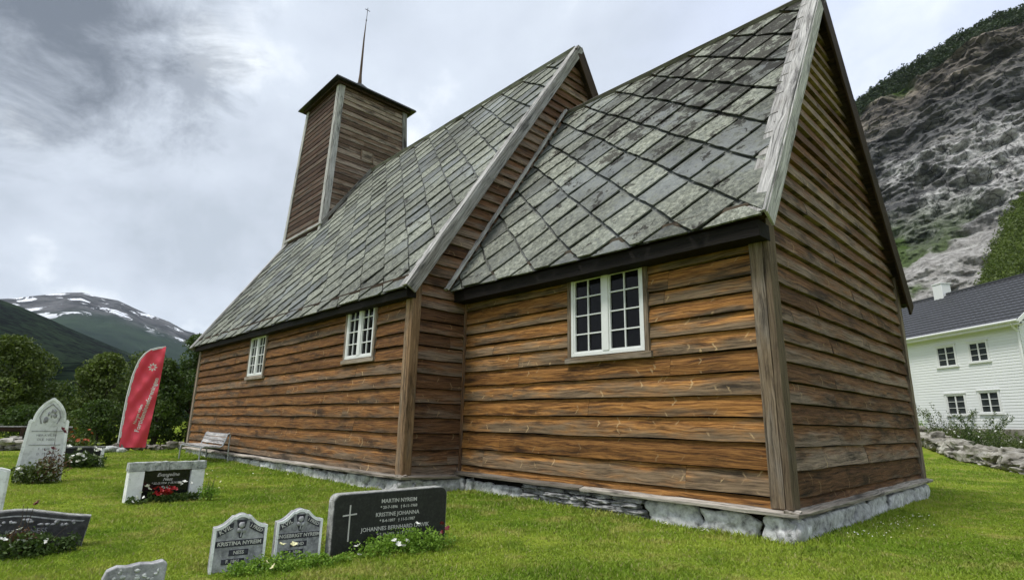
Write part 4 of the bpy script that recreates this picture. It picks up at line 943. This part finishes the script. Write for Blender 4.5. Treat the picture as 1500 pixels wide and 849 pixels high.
# local frames: x across (to the right in the photo), -y towards the camera side
planting((-2.25, -3.82, G0), 'bright green leafy planting with white flowers before the wide black stone', .52, .13, .26, M_leafG, 3600, .016, ((M_petW, [(-.5, -.05, .13), (-.49, -.08, .06), (-.12, -.12, .12), (-.07, -.13, .10), (-.02, -.1, .13), (-.16, -.1, .15), (.12, -.03, .27)], .028), (M_petD, [(.42, .0, .24), (.46, -.05, .2), (.40, -.05, .16)], .03)), rz=R(83))
planting((-2.37, -5.0, G0), 'low green ground-cover planting between the two small shouldered stones', .40, .12, .17, M_leafG, 2800, .014, ((M_petY, [(.0, -.02, .21), (.10, -.02, .20), (-.08, -.14, .07), (-.13, -.1, .10)], .028),), rz=R(82))
planting((-2.30, -4.55, G0), 'small tuft of fresh green leaves beside the black stone corner', .22, .10, .12, M_leafG, 900, .013, (), rz=R(82))
planting((-7.42, -4.80, G0), 'red and white flowering plants in front of the pale framed gravestone', .50, .12, .17, M_leafA, 1700, .022, ((M_petR, rp(26, -.19, .10, -.14, -.04, .10, .22), .042), (M_petW, [(-.42, -.1, .10), (-.36, -.05, .16), (-.28, -.02, .24), (-.25, -.02, .2), (-.47, -.1, .05), (.20, -.02, .24), (.24, 0, .27), (.32, -.02, .26), (.17, 0, .26), (-.33, -.12, .1)], .035)), rz=R(95))
planting((-7.35, -4.22, G0), 'light green weedy clump at the right end of the pale framed gravestone', .10, .10, .30, M_leafG, 500, .020, ((M_petY, rp(8, -.1, .14, -.1, .1, .15, .38), .02),), 6, rz=R(95))
planting((-4.34, -6.74, G0), 'dark leafy rose planting with white and red blooms before the arched dark stone', .52, .14, .26, M_leafA, 3000, .020, ((M_petW, [(.04, -.05, .22), (.09, -.05, .24), (-.09, -.08, .17), (-.03, -.1, .18), (.0, -.1, .17), (.05, -.12, .12), (.18, -.05, .15), (.24, -.05, .18), (.30, -.07, .12), (.10, -.09, .15), (.14, -.1, .14), (-.36, -.05, .27), (-.30, -.04, .31), (-.38, -.04, .24), (-.26, -.05, .25)], .026), (M_petR, [(-.35, -.1, .19), (-.33, -.12, .2), (-.36, -.12, .17)], .035)), 5, rz=R(84))
planting((-4.38, -6.62, G0), 'single rose stem with dark red bloom above the arched dark stone', .05, .04, .36, M_leafR, 500, .018, ((M_petD, [(.06, .0, .46), (.05, .01, .44)], .028),), 4, rz=R(84))
planting((-11.35, -6.10, G0), 'rose bush with dusty leaves and dark red blooms against the tall white stone', .32, .16, .50, M_leafB, 1800, .028, ((M_petW, rp(22, -.38, .3, -.2, -.05, .05, .42), .04), (M_petD, [(.14, -.05, .62), (.02, -.1, .60), (.1, -.08, .55)], .045)), 6, rz=R(88))
planting((-11.32, -5.92, G0), 'slender rose stem with dark bloom beside the tall white gravestone', .06, .06, .85, M_leafR, 500, .026, ((M_petD, [(.04, -.05, .98), (.08, -.06, .93)], .05), (M_petW, [(.2, 0, .66)], .05)), 3, rz=R(88))
planting((-14.75, -5.15, G0), 'white flowering bush in front of the dark low gravestone', .55, .2, .42, M_leafA, 1500, .035, ((M_petW, rp(24, -.3, .45, -.25, -.1, .12, .5), .05),), rz=R(92))
planting((-19.5, -4.95, G0), 'small orange-flowered shrub near the far field wall', .6, .4, .85, M_leafB, 2200, .05, ((M_petP, rp(26, -.5, .5, -.5, -.3, .4, .9), .06),), rz=R(92), cat='shrub', name='flowering_shrub')
# daisies by the foundation corner: many tiny ones, uncountable
mb = MB()
for k in range(170):
    if k < 110: x, y = .38 + abs(random.gauss(0, .2)), random.uniform(.6, 3.4)
    elif k < 150: x, y = random.uniform(-1.5, -.6), -.3 - abs(random.gauss(0, .08))
    elif k < 260: x, y = random.uniform(-13, -7), NY0 - .35 - abs(random.gauss(0, .9))
    else: x, y = random.uniform(-16, 2), random.uniform(-6.5, -.5)
    if (x > -6.1 and y > -.2 and x < .3) : continue
    z = gz(x, y) + random.uniform(.045, .085); r_ = random.uniform(.005, .009) * (1 + .05 * abs(x - 2.7)); a = random.random() * 6
    c = V((x, y, z)); tl = V((random.uniform(-.4, .4), random.uniform(-.4, .4), 1)).normalized(); u_ = tl.orthogonal().normalized(); v_ = tl.cross(u_)
    mb.face([c + (u_ * math.cos(a + i * 1.047) + v_ * math.sin(a + i * 1.047)) * r_ for i in range(6)], None, .5, mi=0 if k % 3 else 1)
tag(mb.build('daisies', [M_petW, M_petY]), 'tiny white and yellow daisies scattered through the mown lawn', 'flowers', kind='stuff')

# ================================================================== BENCH
t = empty('bench', (-15.1, -1.62, G0), 'old metal-framed garden bench with grey slats standing against the church wall', 'bench')
for dx, nm in ((0, 'end_frame'), (-2.15, 'end_frame')):
    mb = MB(); mb.tube([(dx, .02, 0), (dx, -.01, .5), (dx, 0, .78), (dx, -.03, .82), (dx, -.07, .80), (dx, -.12, .62), (dx, -.18, .47), (dx, -.26, .43), (dx, -.50, .44), (dx, -.66, .45), (dx, -.73, .43), (dx, -.75, .36), (dx, -.75, 0)], .022, 8); mb.build(nm, M_metal, t, True)
mb = MB()
for k in range(4): mb.beam((-2.12, -.25 - .12 * k, .462), (-.03, -.25 - .12 * k, .462), (0, .048, 0), (0, 0, .012), seg=6, jit=.002)
mb.build('seat', M_verge, t); mb = MB()
for k in range(3): mb.beam((-2.12, -.155 + .04 * k, .56 + .1 * k), (-.03, -.155 + .04 * k, .56 + .1 * k), (0, .016, .042), (0, .008, -.004), seg=6, jit=.002)
mb.build('backrest', M_verge, t)
mb = MB(); mb.tube([(-2.15, -.73, .43), (0, -.73, .43)], .018, 8); mb.tube([(-2.15, -.02, .80), (0, -.02, .80)], .018, 8); mb.build('cross_rail', M_metal, t, True)

# ================================================================== FEATHER FLAG
t = empty('feather_flag', (-22.58, -3.15, G0 - .02), 'tall red feather flag with white lettering and white edge by the far field wall', 'flag', math.atan2(.987, .157))
edge = [(-.03, .12), (-.03, .62), (-.02, 1.62), (.04, 2.39), (.10, 2.72), (.17, 3.0), (.30, 3.25), (.46, 3.42), (.70, 3.53), (.96, 3.60)]; edge = [(x, z + .38) for x, z in edge]
rightx = lambda z: float(np.interp(z, [.1, 1.1, 2.0, 3.1, 3.98], [.84, .89, .94, .97, .97]))
m, N = newmat('flag_cloth'); n = N.noise(N('NewGeometry').outputs['Position'], 3., 3, .5); M_flag = finish(m, N, N.mix(n, (.78, .045, .085), (.88, .09, .13)), .6)
mb = MB(); nx, nzv = 22, 60
def fold(x, z): return .035 * math.sin((x * 1.2 - z * .55) * 9 + math.sin(z * 1.7)) * min(1, x * 3) + .018 * math.sin((x * .8 + z * .9) * 13 + 1)
zz = [.14 + (3.97 - .14) * j / nzv for j in range(nzv + 1)]; lx = lambda z: float(np.interp(z, [e[1] for e in edge], [e[0] for e in edge])) + .045
for j in range(nzv):
    for i in range(nx):
        q = []
        for a, b in ((0, 0), (1, 0), (1, 1), (0, 1)):
            z = zz[j + b]; l_, r_ = lx(z), rightx(z); x = l_ + (max(r_, l_ + .002) - l_) * (i + a) / nx; q.append((x, fold(x, z), z))
        mb.face(q, [(p[0], p[2]) for p in q], .5)
weld(mb.build('cloth', M_flag, t, True))
mb = MB(); mb.tube([(x, 0, z) for x, z in [(-.035, 0)] + edge], [.022] * 8 + [.018, .014, .01], 8); mb.build('pole', M_wpaint, t, True)
mb = MB(); ed2 = edge
for i in range(len(edge) - 1):
    a, b = V((edge[i][0], 0, edge[i][1])), V((edge[i + 1][0], 0, edge[i + 1][1])); d = (b - a).normalized(); s_ = V((d.z, 0, -d.x)) * .06
    mb.face([a, b, b + s_ + V((0, -.004, 0)), a + s_ + V((0, -.004, 0))], None, .5); mb.face([b + V((0, .006, 0)), a + V((0, .006, 0)), a + s_ + V((0, .006, 0)), b + s_ + V((0, .006, 0))], None, .5)
mb.build('pole_sleeve', M_wpaint, t)
def cloth_text(body, size, x, z, **k):
    o = lettering('lettering', body, size, 0, 0, 0, M_petW, t, **k); me = o.data
    Mx = Matrix.Translation((x, 0, z)) @ Matrix.Rotation(R(-80), 4, 'Y'); me.transform(Mx)
    for v in me.vertices: v.co.y = fold(v.co.x, v.co.z) - .014 + min(0, v.co.y) * .3
    return o
cloth_text('Fortidsminneforeningen', .215, .66, 1.72, bold=.004); cloth_text('Norges eldste', .13, .43, 1.36, bold=.002)
mb = MB()
for k in range(8):
    a = k * math.pi / 4; c = V((.64 + .10 * math.cos(a), 0, 3.14 + .11 * math.sin(a))); c.y = fold(c.x, c.z) - .02
    d = V((math.cos(a), 0, math.sin(a))) * .06; s_ = V((-math.sin(a), 0, math.cos(a))) * .034; mb.face([c - d, c + s_, c + d, c - s_], None, .5)
mb.build('emblem', M_petW, t)
mb = MB(); mb.rock((-.02, 0, .03), (.4, .25, .06), 4, .2, .8, 2); mb.build('base_weight', M_rub, t, True)

# ================================================================== FIELD EDGE
def drywall(name, label, pts, hgt, sz, thick=.45, mat=M_rub, topfn=None):
    mb = MB(); k = 0
    for a, b in zip(pts[:-1], pts[1:]):
        a, b = V(a), V(b); L_ = (b - a).length; d = (b - a) / L_; s_ = V((-d.y, d.x, 0)); rot = math.atan2(d.y, d.x); z = 0.
        while z < hgt:
            u = random.uniform(-.2, .1)
            rh = sz * random.uniform(.35, .7)
            while u < L_:
                w_ = sz * random.uniform(.45, 1.25); hh = rh * random.uniform(.7, 1.35)
                for sd in ((-1, 1) if z + rh < hgt else (0,)):
                    p = a + d * (u + w_ / 2) + s_ * (sd * thick * .3 + random.uniform(-.06, .06)); zt = z + hh * .45 + random.uniform(-.03, .05)
                    if zt > hgt * random.uniform(.75, 1.2): continue
                    mb.rock((p.x, p.y, gz(p.x, p.y) + zt), (w_ * .56, thick * random.uniform(.32, .5), hh * .62), k, .55, None, 2, rot + random.uniform(-.35, .35), .62); k += 1
                u += w_
            z += rh * .85
    return tag(mb.build(name, mat, None, False), label, 'wall')
drywall('dry_stone_wall', 'tumbled dry stone wall of rough boulders in front of the white house', [(-6.5, 34.0, 0), (-4.9, 31.9, 0), (-2.6, 27.6, 0), (-.8, 23.3, 0), (.55, 19.4, 0), (2.2, 15.0, 0)], .62, .62, 1.0)
drywall('field_wall', 'low line of pale stones edging the churchyard near the red flag', [(-22.6, -3.4, 0), (-23.3, -.6, 0), (-23.8, 2.5, 0)], .22, .36, .4)
mb = MB(); mb.rock((-22.0, -3.55, G0 + .08), (.55, .4, .14), 3, .3, .8, 2); tag(mb.build('boulder', M_lich, None, True), 'flat pale boulder lying on the grass left of the red flag', 'rock')
for (x, y, s_, lb) in ((-22.4, -4.05, .32, 'rounded pale rock left of the flat boulder'), (-21.6, -3.2, .22, 'small pale rock at the foot of the red flag')):
    mb = MB(); mb.rock((x, y, G0 + .05), (s_, s_ * .8, s_ * .5), x, .3, .7, 2); tag(mb.build('boulder', M_lich, None, True), lb, 'rock')
t = empty('wooden_fence', (-24.5, -8.5, G0), 'old dark plank fence at the left field edge', 'fence')
mb = MB()
for z in (.12, .30, .70): mb.beam((0, -1.5, z), (-.2, 4.1, z + .02), (.02, 0, 0), (0, 0, .075), seg=6, jit=.01)
mb.build('rail', M_soffit, t)
pr_ = None
for k in range(5):
    if pr_ is None:
        mb = MB(); mb.beam((.04, 0, -.1), (.04, 0, .78), (.05, 0, 0), (0, .05, 0)); pr_ = mb.build('fence_post', M_soffit, t); q = pr_
    else: q = pr_.copy(); COL.objects.link(q); q.parent = t
    q.location = (0, -1.4 + 1.35 * k, 0)
mb = MB(); mb.beam((.0, -1.5, .83), (-.2, 4.1, .80), (.07, 0, 0), (0, 0, .02), seg=6, jit=.006); mb.build('top_rail', M_verge, t)
drywall('stone_kerb', 'rough mossy stones under the dark plank fence', [(-23.9, -10, 0), (-24.1, -4.6, 0)], .4, .4, .5)

# ================================================================== TREES
def tree(x, y, h, r_, label, mat, n, size, seed, cb=.08, name='leafy_tree', group='trees beyond the churchyard'):
    global rng
    random.seed(seed); rng = np.random.default_rng(seed); g0 = G0
    t = empty(name, (x, y, g0), label, 'tree', 0, group)
    mb = MB(); mb.tube([(0, 0, -.1), (.05, .03, h * .25), (-.05, .05, h * .5), (0, 0, h * .8)], [.16 * h / 5, .12 * h / 5, .07 * h / 5, .02], 8)
    for k in range(9):
        a = k * 2.4; z0 = h * random.uniform(.15, .6); e = V((math.cos(a) * r_ * .7, math.sin(a) * r_ * .7, z0 + h * .22)); mb.tube([(0, 0, z0), e * .5 + V((0, 0, z0 * .55)), e], [.045, .03, .01], 6)
    mb.build('trunk', M_bark, t, True)
    Qs, Ts = [], []; nl = 46
    for k in range(nl):
        q = (k + .5) / nl; z = h * (cb + (1 - cb) * q ** .9) ; env = r_ * math.sin(math.pi * min(1, .16 + .84 * (z / h)) ** .85) ** .6 if z < h * .97 else r_ * .2
        a = random.uniform(0, 6.283); rr = env * random.uniform(.35, .95); cr_ = r_ * random.uniform(.2, .42)
        rr = max(0, rr - cr_ * .4); tb = random.choice((0., .05, .2, .38)) + .12 * (z / h)
        qd, tt = leafquads((rr * math.cos(a), rr * math.sin(a), min(z, h - cr_ * .7)), cr_, n // nl, size, .8, tb - .05); Qs.append(qd); Ts.append(tt)
    for q in Qs: q[:, :, 2] = np.maximum(q[:, :, 2], 0.02)
    leafmesh('crown', Qs, Ts, mat, t); return t
tree(-35.5, -6.3, 5.15, 2.5, 'broad dark green tree at the left edge of the photo', M_leafB, 16000, .085, 11)
tree(-32.0, -2.75, 4.35, 2.05, 'rounded olive green tree just left of the red flag', M_leafB, 14000, .080, 12)
tree(-27.6, .35, 5.25, 1.75, 'tall dark tree rising beside the nave corner', M_leafA, 14000, .070, 13, .03)
tree(-27.2, -1.15, 3.9, 1.35, 'dark bushy tree directly behind the red flag', M_leafA, 11000, .068, 14, .02)
tree(-36.5, -.2, 5.0, 2.2, 'distant green tree showing left of the flag top', M_leafB, 10000, .085, 15)
tree(-38.5, -4.2, 3.1, 2.2, 'low bushy tree filling the gap between the two left trees', M_leafA, 8000, .09, 16, .02)
tree(-29.5, 3.2, 5.4, 2.0, 'dark tree hidden partly behind the nave wall', M_leafA, 8000, .085, 17)
tree(-27.0, -3.3, 1.9, 1.25, 'low dark bush under the olive tree', M_leafA, 6000, .06, 18, .02, 'bush')
tree(-29.0, -8.4, 2.0, 1.9, 'low dark hedge-like bush behind the plank fence', M_leafA, 7000, .07, 19, .02, 'bush')
tree(-30.2, -5.6, 1.6, 1.4, 'dark undergrowth bush behind the tall white gravestone', M_leafA, 5000, .07, 20, .02, 'bush')
random.seed(99); rng = np.random.default_rng(99)

# ================================================================== WHITE HOUSE
HD = V((-.799, .602, 0)); HN = V((.602, .799, 0)); HO = V((.411, 29.106, 0))
house = empty('white_house', (HO.x, HO.y, G0), 'white weatherboarded two-storey house with dark grey tiled roof', 'house')
def hp(u, d, z): return HO + HD * u + HN * d + V((0, 0, z)) - V((HO.x, HO.y, G0))
EZ = 6.15; HL, HW, RZ = 13.5, 7.0, 9.33
m, N = newmat('white_weatherboard'); uv = N('SeparateXYZ', Vector=N('UVMap', dict(uv_map='UVMap')).outputs[0]); fr_ = N.math('FRACT', N.math('DIVIDE', uv.outputs[1], .145))
n = N.noise(N('NewGeometry').outputs['Position'], .9, 5, .6)
M_wb = finish(m, N, N.mix(n, (.74, .76, .77), (.82, .83, .83)), .5)
M_pane = flat('pane_curtained', (.045, .052, .056), .15, .9, 1.4)
mb = MB(); hw_ = [(3.65, 4.74, 4.47, 5.52), (1.78, 2.75, 4.54, 5.50), (3.53, 4.6, 1.85, 2.85), (1.63, 2.63, 1.9, 2.93), (9.0, 10.0, 4.5, 5.5), (9.0, 10.0, 1.9, 2.9)]
zs = [round(.0 + .15 * i, 3) for i in range(44)]
class _W: pass
def hclad(u0, u1, d, ud, nd, gable=False):
    zz_ = zs if not gable else [round(.15 * i, 3) for i in range(62)]
    for z0, z1 in zip(zz_[:-1], zz_[1:]):
        if not gable and z1 > EZ + .05: break
        a, b = u0, u1
        if gable and z0 > EZ - .2: k = (z0 - EZ + .2) / (RZ - EZ + .2) * HW / 2; a, b = u0 + k, u1 - k
        if b - a < .1: break
        segs = [(a, b)]
        if not gable:
            for h in hw_:
                if h[2] < (z0 + z1) / 2 < h[3]: segs = [s for (p, q) in segs for s in ([(p, h[0]), (h[1], q)] if p < h[0] < q else [(p, q)])]
        for p, q in segs:
            P_ = lambda u, z, o: (hp(u, d - o, z) if not gable else hp(d - o, u, z))
            qd = [P_(q, z0, .02), P_(p, z0, .02), P_(p, z1, .004), P_(q, z1, .004)]; mb.face(qd, None, .5)
            qd = [P_(q, z0, -.0), P_(p, z0, -.0), P_(p, z0, .02), P_(q, z0, .02)]; mb.face(qd, None, .5)
hclad(0, HL, 0, None, None); hclad(0, HW, 0, None, None, True); mb.build('wall', M_wb, house)
mb = MB(); mb.face([hp(HL, 0, 0), hp(HL, HW, 0), hp(HL, HW, EZ), hp(HL, HW / 2, RZ - .1), hp(HL, 0, EZ)]); mb.face([hp(0, HW, 0), hp(0, HW, EZ), hp(HL, HW, EZ), hp(HL, HW, 0)]); mb.build('rear_wall', M_wb, house)
m, N = newmat('roof_tiles_dark'); uvm = N('UVMap', dict(uv_map='UVMap')).outputs[0]; n = N.noise(N('NewGeometry').outputs['Position'], 2., 5, .6); M_rt = finish(m, N, N.mix(n, (.030, .031, .036), (.058, .060, .068)), .55)
mb = MB()
def rp3(u, t, side, h):
    d0, d1 = (-.45, HW / 2) if side == 0 else (HW + .45, HW / 2); z0 = EZ + .10; return hp(u, d0 + (d1 - d0) * t, z0 + (RZ - z0) * t + h)
nr = 15
for side in (0, 1):
    for i in range(nr):
        for k in range(48 if side == 0 else 1):
            K = 48 if side == 0 else 1; u0, u1 = -.45 + (HL + .9) * k / K, -.45 + (HL + .9) * (k + 1) / K; t0, t1 = i / nr, (i + 1) / nr; um = (u0 + u1) / 2; b = .03 if side == 0 else 0
            for (a0, a1, h0, h1) in ((u0, um, 0, b), (um, u1, b, 0)):
                q = [rp3(a1, t0, side, .05 + h1), rp3(a0, t0, side, .05 + h0), rp3(a0, t1, side, h0 * .8), rp3(a1, t1, side, h1 * .8)]
                mb.face(q if side == 0 else q[::-1], None, .5)
                q = [rp3(a1, t0, side, -.02), rp3(a0, t0, side, -.02), rp3(a0, t0, side, .05 + h0), rp3(a1, t0, side, .05 + h1)]; mb.face(q, None, .3)
roof_ = mb.build('roof', M_rt, house)
mb = MB(); mb.beam(hp(-.46, HW / 2, RZ + .04), hp(HL + .46, HW / 2, RZ + .04), HN * .1, V((0, 0, .06))); mb.build('ridge_tiles', M_rt, roof_)
mb = MB(); mb.beam(hp(7.3, HW / 2, 9.0), hp(7.3, HW / 2, 10.05), HD * .34, HN * .32); ch = bevel(mb.build('chimney', M_wpaint, roof_), .02, 1)
mb = MB(); mb.beam(hp(7.3, HW / 2, 10.05), hp(7.3, HW / 2, 10.11), HD * .38, HN * .36); mb.build('chimney_cap', M_wpaint, roof_)
mb = MB()
mb.beam(hp(-.45, -.44, EZ - .02), hp(HL + .45, -.44, EZ - .02), HN * .015, V((0, 0, .11))); mb.beam(hp(-.45, -.22, EZ - .11), hp(HL + .45, -.22, EZ - .11), HN * .2, V((0, 0, .012))); mb.build('fascia', M_wpaint, house)
mb = MB(); mb.tube([hp(-.48, -.54, EZ + .06), hp(HL + .48, -.54, EZ + .06)], .07, 10); mb.tube([hp(-.05, -.54, EZ + .04), hp(-.04, -.3, EZ - .25), hp(-.04, -.12, EZ - .45), hp(-.04, -.12, .3)], .05, 8); mb.build('gutter', M_wpaint, house, True)
mb = MB(); mb.beam(hp(.07, -.03, .1), hp(.07, -.03, EZ - .13), HD * .075, HN * .02); mb.build('corner_board', M_wpaint, house)
for sd in (0, 1):
    mb = MB(); mb.beam(rp3(-.47, 0, sd, -.06), rp3(-.47, 1, sd, -.06), HD * .02, V((0, 0, .11))); mb.build('barge_board', M_wpaint, house)
for (a, b, c, d) in hw_:
    mb = MB(); k = .09
    for (p, q, wv, tv) in ((hp(a - k / 2, -.035, c - k), hp(a - k / 2, -.035, d + k), HD * k / 2, HN * .02), (hp(b + k / 2, -.035, c - k), hp(b + k / 2, -.035, d + k), HD * k / 2, HN * .02), (hp(a - .001, -.035, d + k / 2), hp(b + .001, -.035, d + k / 2), V((0, 0, k / 2)), HN * .02), (hp(a - .16, -.05, c - k / 2 - .01), hp(b + .16, -.05, c - k / 2 - .01), V((0, 0, k / 2)), HN * .045), (hp(a - .14, -.05, d + k + .02), hp(b + .14, -.05, d + k + .02), V((0, 0, .02)), HN * .045)): mb.beam(p, q, wv, tv, .5)
    wn = mb.build('window', M_wpaint, house)
    mb = MB(); e = .035
    for u in (a + e / 2, (a + b) / 2, b - e / 2): mb.beam(hp(u, -.005, c), hp(u, -.005, d), HD * (.035 if u == (a + b) / 2 else e / 2), HN * .014, .5)
    for z in (c + e / 2, c + (d - c) / 3, c + 2 * (d - c) / 3, d - e / 2): mb.beam(hp(a + .002, -.004, z), hp(b - .002, -.004, z), V((0, 0, .012 if c + .1 < z < d - .1 else e / 2)), HN * .011, .5)
    mb.build('glazing_bars', M_wpaint, wn)
    mb = MB(); mb.face([hp(b, .03, c), hp(a, .03, c), hp(a, .03, d), hp(b, .03, d)]); mb.build('pane', M_pane, wn)
mb = MB(); mb.beam(hp(-.05, -.03, .1), hp(HL, -.03, .1), HN * .03, V((0, 0, 1.0))); mb.build('plinth', M_rub, house)
# shrubs and tall weeds between the wall and the house
shr = [(-5.0, 33.2, 1.2, 1.0, M_leafG, 'bright green shrub by the chancel corner behind the boulders'), (-3.2, 31.0, 1.5, 1.1, M_leafB, 'arching shrub with pale blossom under the left lower window'), (-1.6, 28.4, 1.4, 1.0, M_leafA, 'dark arching shrub with pale blossom before the white house'), (-.3, 26.2, 1.1, 1.0, M_leafB, 'olive shrub with scattered blossom left of the house corner'), (.9, 23.6, .9, 1.0, M_leafB, 'low olive shrub behind the dark end of the boulder wall'), (2.0, 20.8, .8, .9, M_leafB, 'low green shrub behind the stone wall at the right edge')]
for k, (x, y, h, r_, mt, lb) in enumerate(shr):
    h *= 1.25; t = planting((x, y, gz(x, y) - .05), lb, r_, r_ * .7, h * .8, mt, 2600, .045, ((M_petW, rp(16, -r_, r_, -r_, 0, .3 * h, .95 * h), .06),) if k < 4 else (), 14, 'shrub', 'shrub', R(20))
    mb = MB(); Qs, Ts = [], []
    for j in range(16):
        a = random.uniform(0, 6.28); b = V((r_ * .4 * math.cos(a), r_ * .3 * math.sin(a), 0)); e = V((r_ * 1.3 * math.cos(a), r_ * .9 * math.sin(a), h * random.uniform(.8, 1.15))); mid = b.lerp(e, .5) + V((0, 0, h * .35))
        for q in range(14): kk = q / 13; p = b * (1 - kk) ** 2 + mid * 2 * kk * (1 - kk) + e * kk ** 2; qd, tt = leafquads(tuple(p), .09, 7, .045, 1., .1); Qs.append(qd); Ts.append(tt)
    leafmesh('arching_branches', Qs, Ts, mt, t)
